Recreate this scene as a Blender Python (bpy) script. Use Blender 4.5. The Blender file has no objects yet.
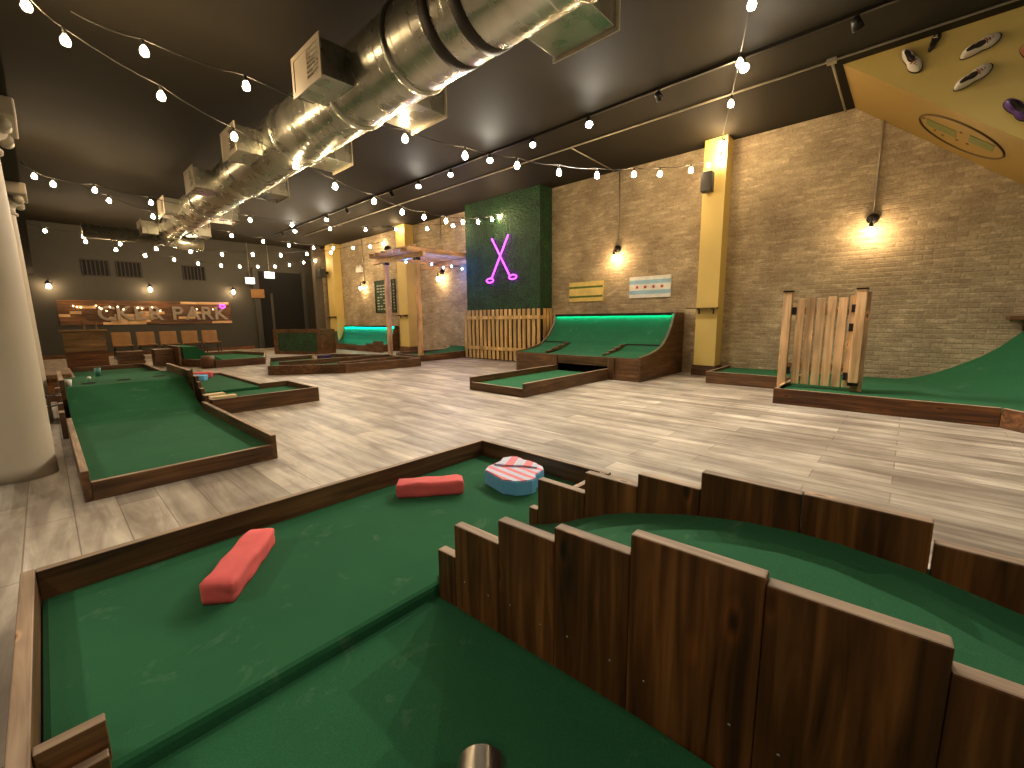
import bpy, bmesh, math, random
from mathutils import Vector, Matrix, noise
random.seed(7)
PI = math.pi
SC = bpy.context.scene
COL = SC.collection
ZC = 4.3          # ceiling height
XW = 8.94         # brick wall plane
# ------------------------------------------------------------------ materials
MATS = {}
def nmat(name):
    m = bpy.data.materials.new(name); m.use_nodes = True
    nt = m.node_tree; b = nt.nodes['Principled BSDF']
    MATS[name] = m
    return m, nt, b
def N(nt, t, **kw):
    n = nt.nodes.new(t)
    for k, v in kw.items():
        if k in n.inputs: n.inputs[k].default_value = v
        else: setattr(n, k, v)
    return n
def L(nt, a, b): nt.links.new(a, b)
def ramp(nt, stops):
    r = nt.nodes.new('ShaderNodeValToRGB'); el = r.color_ramp.elements
    el[0].position, el[0].color = stops[0][0], (*stops[0][1], 1)
    el[1].position, el[1].color = stops[-1][0], (*stops[-1][1], 1)
    for p, c in stops[1:-1]:
        e = el.new(p); e.color = (*c, 1)
    return r
def coords(nt, scale, rnd=False):
    tc = nt.nodes.new('ShaderNodeTexCoord')
    mp = nt.nodes.new('ShaderNodeMapping'); mp.inputs['Scale'].default_value = scale
    if rnd:
        oi = nt.nodes.new('ShaderNodeObjectInfo')
        mul = nt.nodes.new('ShaderNodeVectorMath'); mul.operation = 'SCALE'
        mul.inputs[0].default_value = (13.1, 7.7, 9.3); L(nt, oi.outputs['Random'], mul.inputs['Scale'])
        ad = nt.nodes.new('ShaderNodeVectorMath'); ad.operation = 'ADD'
        L(nt, tc.outputs['Object'], ad.inputs[0]); L(nt, mul.outputs[0], ad.inputs[1])
        L(nt, ad.outputs[0], mp.inputs['Vector'])
    else: L(nt, tc.outputs['Object'], mp.inputs['Vector'])
    return mp
def bump(nt, b, src, strength=.3, dist=.01):
    bp = nt.nodes.new('ShaderNodeBump'); bp.inputs['Strength'].default_value = strength
    bp.inputs['Distance'].default_value = dist
    L(nt, src, bp.inputs['Height']); L(nt, bp.outputs[0], b.inputs['Normal'])
def plain(name, col, rough=.6, metal=0, emit=None, es=1, var=.12, sc=6):
    m, nt, b = nmat(name)
    b.inputs['Roughness'].default_value = rough; b.inputs['Metallic'].default_value = metal
    if emit:
        b.inputs['Base Color'].default_value = (*col, 1)
        b.inputs['Emission Color'].default_value = (*emit, 1); b.inputs['Emission Strength'].default_value = es
        return m
    mp = coords(nt, (sc, sc, sc))
    n = N(nt, 'ShaderNodeTexNoise', Scale=1.0, Detail=4.0); L(nt, mp.outputs[0], n.inputs['Vector'])
    r = ramp(nt, [(.3, tuple(c*(1-var) for c in col)), (.7, tuple(min(1, c*(1+var)) for c in col))])
    L(nt, n.outputs['Fac'], r.inputs[0]); L(nt, r.outputs[0], b.inputs['Base Color'])
    return m
def wood(name, dark, mid, light, axis, rough=.5, f=1.0, bstr=.12):
    m, nt, b = nmat(name)
    s = [26*f, 26*f, 26*f]; s[axis] = 1.5*f
    mp = coords(nt, tuple(s), True)
    n = N(nt, 'ShaderNodeTexNoise', Scale=1.0, Detail=6.0, Distortion=.7); L(nt, mp.outputs[0], n.inputs['Vector'])
    r = ramp(nt, [(.28, dark), (.5, mid), (.78, light)]); L(nt, n.outputs['Fac'], r.inputs[0])
    s2 = [5*f, 5*f, 5*f]; s2[axis] = 1.6*f
    mp2 = coords(nt, tuple(s2), True)
    n2 = N(nt, 'ShaderNodeTexNoise', Scale=1.0, Detail=2.0); L(nt, mp2.outputs[0], n2.inputs['Vector'])
    r2 = ramp(nt, [(.3, (.55, .55, .55)), (.7, (1.25, 1.25, 1.25))]); L(nt, n2.outputs['Fac'], r2.inputs[0])
    mx = N(nt, 'ShaderNodeMix', data_type='RGBA', blend_type='MULTIPLY'); mx.inputs[0].default_value = 1
    L(nt, r.outputs[0], mx.inputs[6]); L(nt, r2.outputs[0], mx.inputs[7])
    # knots
    s3 = [7*f, 7*f, 7*f]; s3[axis] = 2.6*f
    mp3 = coords(nt, tuple(s3), True)
    v = N(nt, 'ShaderNodeTexVoronoi', Scale=1.0); L(nt, mp3.outputs[0], v.inputs['Vector'])
    rk = ramp(nt, [(.05, (.22, .18, .15)), (.12, (1.7, 1.5, 1.3)), (.2, (1, 1, 1))]); L(nt, v.outputs['Distance'], rk.inputs[0])
    mk = N(nt, 'ShaderNodeMix', data_type='RGBA', blend_type='MULTIPLY'); mk.inputs[0].default_value = .9
    L(nt, mx.outputs[2], mk.inputs[6]); L(nt, rk.outputs[0], mk.inputs[7])
    L(nt, mk.outputs[2], b.inputs['Base Color'])
    b.inputs['Roughness'].default_value = rough
    bump(nt, b, n.outputs['Fac'], bstr, .004)
    return m
DK = ((.036, .012, .003), (.125, .045, .011), (.29, .12, .032))
for i, a in enumerate('xyz'): wood('stained_wood_'+a, *DK, i, .42)
CB = ((.050, .021, .007), (.125, .058, .021), (.22, .115, .046))
for i, a in enumerate('xyz'): wood('curb_wood_'+a, *CB, i, .5)
for i, a in enumerate('xyz'): wood('edge_wood_'+a, (.24, .155, .10), (.36, .25, .165), (.48, .36, .25), i, .65, 1.5)  # board tops: unstained wood, with light from above also put into the colour
for i, a in enumerate('xyz'): wood('cedar_'+a, (.5, .29, .13), (.68, .43, .22), (.8, .56, .33), i, .6)
wood('pine_z', (.5, .32, .11), (.68, .46, .18), (.78, .56, .25), 2, .6)
wood('pallet_wood', (.05, .022, .008), (.13, .055, .018), (.28, .13, .04), 0, .6)
wood('bar_wood', (.12, .065, .02), (.2, .11, .035), (.28, .17, .06), 0, .6)
def carpet(name, c, c2):
    m, nt, b = nmat(name)
    mp = coords(nt, (1, 1, 1))
    n = N(nt, 'ShaderNodeTexNoise', Scale=2.2, Detail=5.0, Roughness=.6); L(nt, mp.outputs[0], n.inputs['Vector'])
    r = ramp(nt, [(.3, c), (.6, tuple(x*1.15 for x in c)), (.85, c2)]); L(nt, n.outputs['Fac'], r.inputs[0])
    n2 = N(nt, 'ShaderNodeTexNoise', Scale=420.0, Detail=2.0); L(nt, mp.outputs[0], n2.inputs['Vector'])
    r2 = ramp(nt, [(.3, (.8, .8, .8)), (.7, (1.2, 1.2, 1.2))]); L(nt, n2.outputs['Fac'], r2.inputs[0])
    mx = N(nt, 'ShaderNodeMix', data_type='RGBA', blend_type='MULTIPLY'); mx.inputs[0].default_value = 1
    L(nt, r.outputs[0], mx.inputs[6]); L(nt, r2.outputs[0], mx.inputs[7])
    # pale scuff marks from balls and shoes
    n3 = N(nt, 'ShaderNodeTexNoise', Scale=6.0, Detail=6.0, Roughness=.7, Distortion=.6); L(nt, mp.outputs[0], n3.inputs['Vector'])
    r3 = ramp(nt, [(.6, (0, 0, 0)), (.74, (.4, .4, .4))]); L(nt, n3.outputs['Fac'], r3.inputs[0])
    mz = N(nt, 'ShaderNodeMix', data_type='RGBA'); L(nt, r3.outputs[0], mz.inputs[0])
    L(nt, mx.outputs[2], mz.inputs[6]); mz.inputs[7].default_value = (.16, .24, .15, 1)
    L(nt, mz.outputs[2], b.inputs['Base Color'])
    b.inputs['Roughness'].default_value = .95
    b.inputs['Specular IOR Level'].default_value = .08
    b.inputs['Sheen Weight'].default_value = .03
    bump(nt, b, n2.outputs['Fac'], .35, .002)
carpet('turf', (.021, .106, .046), (.032, .132, .062))
carpet('teal_turf', (.016, .085, .04), (.024, .11, .055))
# floor planks
def floor_mat():
    m, nt, b = nmat('plank_floor')
    tc = nt.nodes.new('ShaderNodeTexCoord'); mp = nt.nodes.new('ShaderNodeMapping')
    mp.inputs['Rotation'].default_value = (0, 0, PI/2)
    L(nt, tc.outputs['Object'], mp.inputs['Vector'])
    br = N(nt, 'ShaderNodeTexBrick', Scale=1.0); br.offset = .37; br.offset_frequency = 2; br.squash = 1
    br.inputs['Brick Width'].default_value = 1.2; br.inputs['Row Height'].default_value = .2
    br.inputs['Mortar Size'].default_value = .003; br.inputs['Mortar Smooth'].default_value = 0
    br.inputs['Color1'].default_value = (.5, .48, .46, 1); br.inputs['Color2'].default_value = (1.15, 1.15, 1.15, 1)
    br.inputs['Mortar'].default_value = (.28, .26, .24, 1); br.inputs['Bias'].default_value = 0
    L(nt, mp.outputs[0], br.inputs['Vector'])
    m2 = nt.nodes.new('ShaderNodeMapping'); m2.inputs['Scale'].default_value = (9, 1.1, 1)
    L(nt, tc.outputs['Object'], m2.inputs['Vector'])
    n = N(nt, 'ShaderNodeTexNoise', Scale=1.0, Detail=7.0, Roughness=.62, Distortion=.5); L(nt, m2.outputs[0], n.inputs['Vector'])
    r = ramp(nt, [(.3, (.22, .18, .145)), (.45, (.36, .31, .26)), (.58, (.50, .45, .38)), (.75, (.70, .64, .55))]); L(nt, n.outputs['Fac'], r.inputs[0])
    n3 = N(nt, 'ShaderNodeTexNoise', Scale=1.6, Detail=4.0, Roughness=.6); L(nt, tc.outputs['Object'], n3.inputs['Vector'])
    r3 = ramp(nt, [(.3, (.66, .62, .58)), (.7, (1.25, 1.25, 1.25))]); L(nt, n3.outputs['Fac'], r3.inputs[0])
    mx = N(nt, 'ShaderNodeMix', data_type='RGBA', blend_type='MULTIPLY'); mx.inputs[0].default_value = .75
    L(nt, r.outputs[0], mx.inputs[6]); L(nt, br.outputs['Color'], mx.inputs[7])
    m4 = N(nt, 'ShaderNodeMix', data_type='RGBA', blend_type='MULTIPLY'); m4.inputs[0].default_value = .8
    L(nt, mx.outputs[2], m4.inputs[6]); L(nt, r3.outputs[0], m4.inputs[7])
    L(nt, m4.outputs[2], b.inputs['Base Color']); b.inputs['Roughness'].default_value = .5
    bump(nt, b, n.outputs['Fac'], .1, .003)
floor_mat()
def brick_mat():
    m, nt, b = nmat('old_brick')
    tc = nt.nodes.new('ShaderNodeTexCoord')
    sx = nt.nodes.new('ShaderNodeSeparateXYZ'); L(nt, tc.outputs['Object'], sx.inputs[0])
    cx = nt.nodes.new('ShaderNodeCombineXYZ'); L(nt, sx.outputs['Y'], cx.inputs['X']); L(nt, sx.outputs['Z'], cx.inputs['Y'])
    nz = N(nt, 'ShaderNodeTexNoise', Scale=5.0, Detail=3.0); L(nt, cx.outputs[0], nz.inputs['Vector'])
    sv = nt.nodes.new('ShaderNodeVectorMath'); sv.operation = 'MULTIPLY_ADD'
    L(nt, nz.outputs['Color'], sv.inputs[0]); sv.inputs[1].default_value = (.05, .03, 0); L(nt, cx.outputs[0], sv.inputs[2])
    br = N(nt, 'ShaderNodeTexBrick', Scale=1.0); br.offset = .5
    br.inputs['Brick Width'].default_value = .215; br.inputs['Row Height'].default_value = .072
    br.inputs['Mortar Size'].default_value = .012; br.inputs['Mortar Smooth'].default_value = .6
    br.inputs['Color1'].default_value = (.40, .325, .215, 1); br.inputs['Color2'].default_value = (.56, .46, .31, 1)
    br.inputs['Mortar'].default_value = (.48, .39, .265, 1); br.inputs['Bias'].default_value = -.15
    L(nt, sv.outputs[0], br.inputs['Vector'])
    # a scatter of pale smeared bricks
    mpp = nt.nodes.new('ShaderNodeMapping'); mpp.inputs['Scale'].default_value = (3.6, 13, 1); L(nt, cx.outputs[0], mpp.inputs['Vector'])
    np_ = N(nt, 'ShaderNodeTexNoise', Scale=1.0, Detail=3.0, Roughness=.5); L(nt, mpp.outputs[0], np_.inputs['Vector'])
    rp = ramp(nt, [(.57, (0, 0, 0)), (.66, (.75, .75, .75))]); L(nt, np_.outputs['Fac'], rp.inputs[0])
    mp_ = N(nt, 'ShaderNodeMix', data_type='RGBA'); L(nt, rp.outputs[0], mp_.inputs[0])
    L(nt, br.outputs['Color'], mp_.inputs[6]); mp_.inputs[7].default_value = (.68, .57, .40, 1)
    n = N(nt, 'ShaderNodeTexNoise', Scale=1.3, Detail=6.0, Roughness=.65); L(nt, cx.outputs[0], n.inputs['Vector'])
    r = ramp(nt, [(.32, (.62, .58, .56)), (.68, (1.15, 1.15, 1.1))]); L(nt, n.outputs['Fac'], r.inputs[0])
    mx = N(nt, 'ShaderNodeMix', data_type='RGBA', blend_type='MULTIPLY'); mx.inputs[0].default_value = 1
    L(nt, mp_.outputs[2], mx.inputs[6]); L(nt, r.outputs[0], mx.inputs[7])
    n2 = N(nt, 'ShaderNodeTexNoise', Scale=30.0, Detail=4.0); L(nt, cx.outputs[0], n2.inputs['Vector'])
    r2 = ramp(nt, [(.3, (.78, .78, .78)), (.7, (1.15, 1.15, 1.15))]); L(nt, n2.outputs['Fac'], r2.inputs[0])
    m3 = N(nt, 'ShaderNodeMix', data_type='RGBA', blend_type='MULTIPLY'); m3.inputs[0].default_value = 1
    L(nt, mx.outputs[2], m3.inputs[6]); L(nt, r2.outputs[0], m3.inputs[7])
    L(nt, m3.outputs[2], b.inputs['Base Color']); b.inputs['Roughness'].default_value = .85
    ad = N(nt, 'ShaderNodeMath', operation='MULTIPLY_ADD'); L(nt, br.outputs['Fac'], ad.inputs[0]); ad.inputs[1].default_value = -1
    L(nt, np_.outputs['Fac'], ad.inputs[2])
    bump(nt, b, ad.outputs[0], .55, .012)
brick_mat()
def foliage_mat():
    m, nt, b = nmat('boxwood')
    mp = coords(nt, (1, 1, 1))
    v = N(nt, 'ShaderNodeTexVoronoi', Scale=34.0); L(nt, mp.outputs[0], v.inputs['Vector'])
    n = N(nt, 'ShaderNodeTexNoise', Scale=3.0, Detail=5.0); L(nt, mp.outputs[0], n.inputs['Vector'])
    r = ramp(nt, [(.0, (.028, .12, .034)), (.5, (.011, .052, .017)), (1, (.002, .012, .004))]); L(nt, v.outputs['Distance'], r.inputs[0])
    r2 = ramp(nt, [(.3, (.6, .6, .6)), (.7, (1.4, 1.4, 1.4))]); L(nt, n.outputs['Fac'], r2.inputs[0])
    mx = N(nt, 'ShaderNodeMix', data_type='RGBA', blend_type='MULTIPLY'); mx.inputs[0].default_value = 1
    L(nt, r.outputs[0], mx.inputs[6]); L(nt, r2.outputs[0], mx.inputs[7])
    L(nt, mx.outputs[2], b.inputs['Base Color']); b.inputs['Roughness'].default_value = .7
    bump(nt, b, v.outputs['Distance'], .8, .02)
foliage_mat()
def duct_mat():
    m, nt, b = nmat('galvanized')
    tc = nt.nodes.new('ShaderNodeTexCoord'); mp = nt.nodes.new('ShaderNodeMapping'); mp.inputs['Scale'].default_value = (1, 1, 1)
    L(nt, tc.outputs['Object'], mp.inputs['Vector'])
    n = N(nt, 'ShaderNodeTexNoise', Scale=3.0, Detail=4.0); L(nt, mp.outputs[0], n.inputs['Vector'])
    r = ramp(nt, [(.3, (.44, .44, .38)), (.7, (.60, .60, .52))]); L(nt, n.outputs['Fac'], r.inputs[0]); L(nt, r.outputs[0], b.inputs['Base Color'])
    b.inputs['Metallic'].default_value = .9
    r2 = ramp(nt, [(.3, (.22,)*3), (.7, (.34,)*3)]); L(nt, n.outputs['Fac'], r2.inputs[0]); L(nt, r2.outputs[0], b.inputs['Roughness'])
    w = N(nt, 'ShaderNodeTexWave', Scale=6.0, Distortion=0.0); w.bands_direction = 'Y'; L(nt, mp.outputs[0], w.inputs['Vector'])
duct_mat()
plain('dark_ceiling', (.023, .019, .012), .75, var=.08, sc=1).node_tree.nodes['Principled BSDF'].inputs['Specular IOR Level'].default_value = .18
plain('far_wall_paint', (.040, .038, .03), .7, var=.08, sc=1)
plain('left_wall_paint', (.12, .1, .075), .8, var=.08, sc=1)
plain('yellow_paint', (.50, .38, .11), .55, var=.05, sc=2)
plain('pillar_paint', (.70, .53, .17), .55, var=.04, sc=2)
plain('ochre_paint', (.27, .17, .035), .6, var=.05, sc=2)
plain('column_paint', (.50, .44, .34), .5, var=.05, sc=3)
plain('black_metal', (.012, .011, .01), .4, .5)
plain('black_void', (.003, .003, .003), .9)
plain('black_plastic', (.02, .02, .02), .5)
plain('steel', (.38, .37, .35), .28, .95)
plain('pipe_metal', (.45, .40, .32), .4, .7)
plain('red_foam', (.80, .125, .125), .8, var=.1, sc=9)
plain('blue_foam', (.16, .50, .85), .8, var=.08, sc=12)
plain('white_paint', (.86, .86, .82), .5)
plain('sky_blue', (.35, .6, .78), .5)
plain('red_paint', (.55, .03, .05), .5)
plain('sign_yellow', (.82, .64, .2), .5)
plain('sign_green', (.10, .17, .03), .5)
plain('cream_wood', (.75, .6, .35), .6)
plain('letter_grey', (.30, .245, .2), .5)
plain('chair_tan', (.26, .125, .03), .5, var=.2, sc=4)
plain('shoe_white', (.62, .56, .45), .5)
plain('shoe_brown', (.25, .09, .03), .5)
plain('shoe_dark', (.02, .012, .008), .6)
plain('purple', (.06, .02, .12), .5)
plain('teal_paint', (.08, .25, .24), .5)
plain('logo_green', (.12, .14, .03), .6)
plain('logo_brown', (.09, .05, .012), .6)
plain('chalk', (.45, .5, .42), .7)
plain('board_green', (.03, .07, .03), .7)
plain('hinge_black', (.01, .01, .01), .4)
plain('cable_black', (.02, .016, .012), .6)
plain('gap_dark', (.01, .006, .004), .9)
plain('bulb_warm', (1, .8, .5), .3, emit=(1, .70, .38), es=150)
plain('bulb_tiny', (1, .8, .5), .3, emit=(1, .62, .27), es=14)
plain('bulb_sconce', (1, .8, .5), .3, emit=(1, .66, .34), es=120)
plain('lens_white', (1, 1, 1), .3, emit=(1, .93, .78), es=150)
plain('lens_dim', (1, 1, 1), .3, emit=(1, .9, .75), es=8)
plain('neon_purple', (.6, .1, .8), .3, emit=(.72, .04, 1), es=4)
plain('led_green', (.1, .9, .6), .3, emit=(.0, .9, .58), es=34)
plain('led_cyan', (.1, .9, .8), .3, emit=(.0, .9, .78), es=110)
plain('led_blue', (.1, .3, .9), .3, emit=(.05, .2, 1), es=250)
plain('sign_glow', (.8, .9, 1), .3, emit=(.6, .85, 1), es=4)
def stripes(name, c1, c2, scale, rot):
    m, nt, b = nmat(name)
    tc = nt.nodes.new('ShaderNodeTexCoord'); mp = nt.nodes.new('ShaderNodeMapping'); mp.inputs['Rotation'].default_value = (0, 0, rot)
    L(nt, tc.outputs['Object'], mp.inputs['Vector'])
    w = N(nt, 'ShaderNodeTexWave', Scale=scale, Distortion=0.0); w.inputs['Detail Scale'].default_value = 2; w.bands_direction = 'X'; L(nt, mp.outputs[0], w.inputs['Vector'])
    r = ramp(nt, [(.40, c1), (.46, c2)]); L(nt, w.outputs['Fac'], r.inputs[0]); L(nt, r.outputs[0], b.inputs['Base Color'])
    b.inputs['Roughness'].default_value = .7
stripes('pink_stripes', (.8, .2, .26), (.6, .62, .82), 4.6, math.radians(6))
stripes('pink_stripes_cross', (.8, .2, .26), (.6, .62, .82), 2.6, math.radians(62))
# ------------------------------------------------------------------ mesh builder
class MB:
    def __init__(s): s.v = []; s.f = []; s.m = []; s.sm = []
    def add(s, vs, fs, mi=0, smooth=False):
        o = len(s.v); s.v += [tuple(v) for v in vs]
        for k, f in enumerate(fs):
            s.f.append([i+o for i in f]); s.m.append(mi[k] if isinstance(mi, list) else mi); s.sm.append(smooth)
        return s
    def box(s, x0, x1, y0, y1, z0, z1, mi=0, top=None):
        vs = [(x0,y0,z0),(x1,y0,z0),(x1,y1,z0),(x0,y1,z0),(x0,y0,z1),(x1,y0,z1),(x1,y1,z1),(x0,y1,z1)]
        fs = [(0,3,2,1),(4,5,6,7),(0,1,5,4),(1,2,6,5),(2,3,7,6),(3,0,4,7)]
        t = mi if top is None else top
        return s.add(vs, fs, [mi, t, mi, mi, mi, mi])
    def board(s, p, q, z0, z1, th, mi=0, top=None, side=1, z1b=None):
        p = Vector(p[:2]); q = Vector(q[:2]); d = (q-p).normalized(); n = Vector((-d.y, d.x))*side*th
        z1b = z1 if z1b is None else z1b
        a, b_, c, e = p, q, q+n, p+n
        vs = [(a.x,a.y,z0),(b_.x,b_.y,z0),(c.x,c.y,z0),(e.x,e.y,z0),(a.x,a.y,z1),(b_.x,b_.y,z1b),(c.x,c.y,z1b),(e.x,e.y,z1)]
        fs = [(0,3,2,1),(4,5,6,7),(0,1,5,4),(1,2,6,5),(2,3,7,6),(3,0,4,7)]
        if side < 0: fs = [tuple(reversed(f)) for f in fs]
        t = mi if top is None else top
        return s.add(vs, fs, [mi, t, mi, mi, mi, mi])
    def prism(s, pts, z0, z1, mi=0, top=None):
        n = len(pts)
        ar = sum(pts[i][0]*pts[(i+1)%n][1]-pts[(i+1)%n][0]*pts[i][1] for i in range(n))
        if ar < 0: pts = pts[::-1]
        vs = [(x, y, z0) for x, y in pts]+[(x, y, z1) for x, y in pts]
        fs = [tuple(range(n-1, -1, -1)), tuple(range(n, 2*n))]+[(i, (i+1)%n, n+(i+1)%n, n+i) for i in range(n)]
        return s.add(vs, fs, [mi, mi if top is None else top]+[mi]*n)
    def extr(s, pts, axis, a0, a1, mi=0, smooth=False):
        """profile pts in the plane perpendicular to axis, extruded a0..a1"""
        def P(u, w, a): return (a, u, w) if axis == 0 else (u, a, w)
        n = len(pts)
        ar = sum(pts[i][0]*pts[(i+1)%n][1]-pts[(i+1)%n][0]*pts[i][1] for i in range(n))
        if ar < 0: pts = pts[::-1]
        vs = [P(u, w, a0) for u, w in pts]+[P(u, w, a1) for u, w in pts]
        fs = [tuple(range(n-1, -1, -1)), tuple(range(n, 2*n))]+[(i, (i+1)%n, n+(i+1)%n, n+i) for i in range(n)]
        if axis == 1: fs = [tuple(reversed(f)) for f in fs]
        return s.add(vs, fs, mi, smooth)
    def tube(s, pts, r, seg=8, mi=0, closed=False, cap=True):
        pts = [Vector(p) for p in pts]; n = len(pts); rs = r if isinstance(r, (list, tuple)) else [r]*n
        vs = []; up = None
        for i, p in enumerate(pts):
            if closed: t = (pts[(i+1)%n]-pts[i-1]).normalized()
            else: t = (pts[min(i+1, n-1)]-pts[max(i-1, 0)]).normalized()
            if up is None: up = Vector((0, 0, 1)) if abs(t.z) < .9 else Vector((1, 0, 0))
            a = t.cross(up).normalized(); b_ = a.cross(t).normalized(); up = b_
            for k in range(seg):
                an = 2*PI*k/seg; vs.append(p+(a*math.cos(an)+b_*math.sin(an))*rs[i])
        fs = []
        for i in range(n if closed else n-1):
            j = (i+1) % n
            for k in range(seg):
                l = (k+1) % seg; fs.append((i*seg+k, i*seg+l, j*seg+l, j*seg+k))
        s.add(vs, fs, mi, True)
        if cap and not closed:
            o = len(s.v)-n*seg
            s.f.append([o+k for k in range(seg-1, -1, -1)]); s.m.append(mi); s.sm.append(False)
            s.f.append([o+(n-1)*seg+k for k in range(seg)]); s.m.append(mi); s.sm.append(False)
        return s
    def lathe(s, prof, c, seg=16, mi=0, axis=2, smooth=True):
        vs = []
        for r, h in prof:
            for k in range(seg):
                an = 2*PI*k/seg; u, w = r*math.cos(an), r*math.sin(an)
                if axis == 2: vs.append((c[0]+u, c[1]+w, c[2]+h))
                elif axis == 1: vs.append((c[0]+w, c[1]+h, c[2]+u))
                else: vs.append((c[0]+h, c[1]+u, c[2]+w))
        fs = []
        for i in range(len(prof)-1):
            for k in range(seg):
                l = (k+1) % seg; fs.append((i*seg+k, i*seg+l, (i+1)*seg+l, (i+1)*seg+k))
        return s.add(vs, fs, mi, smooth)
    def grid(s, rows, mi=0, smooth=True, flip=False):
        m = len(rows[0]); vs = [p for r in rows for p in r]; fs = []
        for i in range(len(rows)-1):
            for j in range(m-1):
                f = (i*m+j, i*m+j+1, (i+1)*m+j+1, (i+1)*m+j)
                fs.append(tuple(reversed(f)) if flip else f)
        return s.add(vs, fs, mi, smooth)
def mesh_obj(name, mb, mats, parent=None, bevel=0, loc=None):
    me = bpy.data.meshes.new(name)
    off = Vector((0, 0, 0))
    if parent is not None:
        off = Vector(parent['_base']) if '_base' in parent else Vector((0, 0, 0))
    if loc is not None: off = Vector(loc)
    me.from_pydata([tuple(Vector(v)-off) for v in mb.v], [], mb.f)
    if not isinstance(mats, (list, tuple)): mats = [mats]
    for m in mats: me.materials.append(MATS[m])
    for p, mi, sm in zip(me.polygons, mb.m, mb.sm): p.material_index = mi; p.use_smooth = sm
    me.update()
    o = bpy.data.objects.new(name, me); COL.objects.link(o)
    if parent is not None:
        o.parent = parent
        if parent.type == 'MESH' and '_base' in parent: o['_base'] = parent['_base']
        else: o['_base'] = list(off)
    elif loc is not None:
        o.location = loc
        o['_base'] = list(off)
    if bevel:
        bv = o.modifiers.new('bevel', 'BEVEL'); bv.width = bevel; bv.segments = 2; bv.limit_method = 'ANGLE'; bv.angle_limit = math.radians(40)
    return o
def thing(name, label, cat, base, group=None):
    """an Empty at the thing's base; its parts are built in room coordinates"""
    o = bpy.data.objects.new(name, None); COL.objects.link(o); o.empty_display_size = .1
    o.location = base; o['_base'] = list(base)
    o['label'] = label; o['category'] = cat
    if group: o['group'] = group
    return o
def solo(name, mb, mats, label, cat, group=None, base=(0, 0, 0), bevel=0):
    o = mesh_obj(name, mb, mats, loc=base, bevel=bevel)
    o['label'] = label; o['category'] = cat
    if group: o['group'] = group
    return o
def struct(name, mb, mats, bevel=0):
    o = mesh_obj(name, mb, mats, bevel=bevel); o['kind'] = 'structure'; return o
def wd(kind, p, q):
    return [kind+('x' if abs(q[0]-p[0]) > abs(q[1]-p[1]) else 'y'), 'edge_wood_'+('x' if abs(q[0]-p[0]) > abs(q[1]-p[1]) else 'y')]
CN = [0]
def curb(root, p, q, z1=.2, z0=0, th=.04, side=1, kind='curb_wood_', z1b=None, name='curb'):
    d_ = (Vector(q)-Vector(p)).normalized()*.0015; p = (p[0]+d_.x, p[1]+d_.y); q = (q[0]-d_.x, q[1]-d_.y); CN[0] += 1; z1 += .0012*(CN[0] % 2)
    if z1b is not None: z1b += .0012*(CN[0] % 2)
    return mesh_obj(name, MB().board(p, q, z0, z1, th, 0, 1, side, z1b), wd(kind, p, q), root, bevel=.004)
# ------------------------------------------------------------------ camera
YA, PT, RO = math.radians(47.23), math.radians(-8.73), math.radians(-.67)
fw = Vector((math.sin(YA)*math.cos(PT), math.cos(YA)*math.cos(PT), math.sin(PT)))
rt = Vector((math.cos(YA), -math.sin(YA), 0)); up = rt.cross(fw)
r2 = math.cos(RO)*rt+math.sin(RO)*up; u2 = -math.sin(RO)*rt+math.cos(RO)*up
cam = bpy.data.cameras.new('camera'); co = bpy.data.objects.new('camera', cam); COL.objects.link(co)
M = Matrix((r2, u2, -fw)).transposed().to_4x4(); M.translation = Vector((0, 0, 1.15)); co.matrix_world = M
cam.sensor_fit = 'HORIZONTAL'; cam.sensor_width = 36; cam.lens = 430/1024*36; cam.clip_start = .02; cam.clip_end = 80
SC.camera = co
# ------------------------------------------------------------------ room
XL, YN, YF = -3.6, -5.0, 20.3
struct('floor', MB().box(XL, XW, YN, YF, -.1, 0), 'plank_floor')
struct('ceiling', MB().box(XL, XW, YN, YF, ZC, ZC+.1), 'dark_ceiling')
struct('wall_right', MB().box(XW, XW+.12, YN, YF, 0, ZC), 'old_brick')
struct('wall_far', MB().box(XL, XW, YF, YF+.12, 0, ZC), 'far_wall_paint')
struct('wall_left', MB().box(XL-.12, XL, YN, YF, 0, ZC), 'left_wall_paint')
struct('wall_near', MB().box(XL, XW, YN-.12, YN, 0, ZC), 'left_wall_paint')
struct('trim_1', MB().box(-.52, .03, YN, YF, 2.66, ZC), 'dark_ceiling')
struct('baseboard_far', MB().box(XL, 6.0, YF-.02, YF, 0, .12), 'stained_wood_x')
# doorway in the far right corner
struct('door_1', MB().box(6.35, 8.1, YF-.06, YF-.001, 0, 3.2), 'black_void')
mb = MB(); mb.box(6.15, 6.35, YF-.14, YF, 0, 3.3); mb.box(6.75, 6.85, YF-.12, YF-.06, 0, 2.3); mb.box(8.1, 8.25, YF-.14, YF, 0, 3.3)
struct('trim_2', mb, 'far_wall_paint')
struct('trim_3', MB().box(8.3, 8.6, YF-1.1, YF-.8, 0, ZC), 'left_wall_paint')
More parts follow.
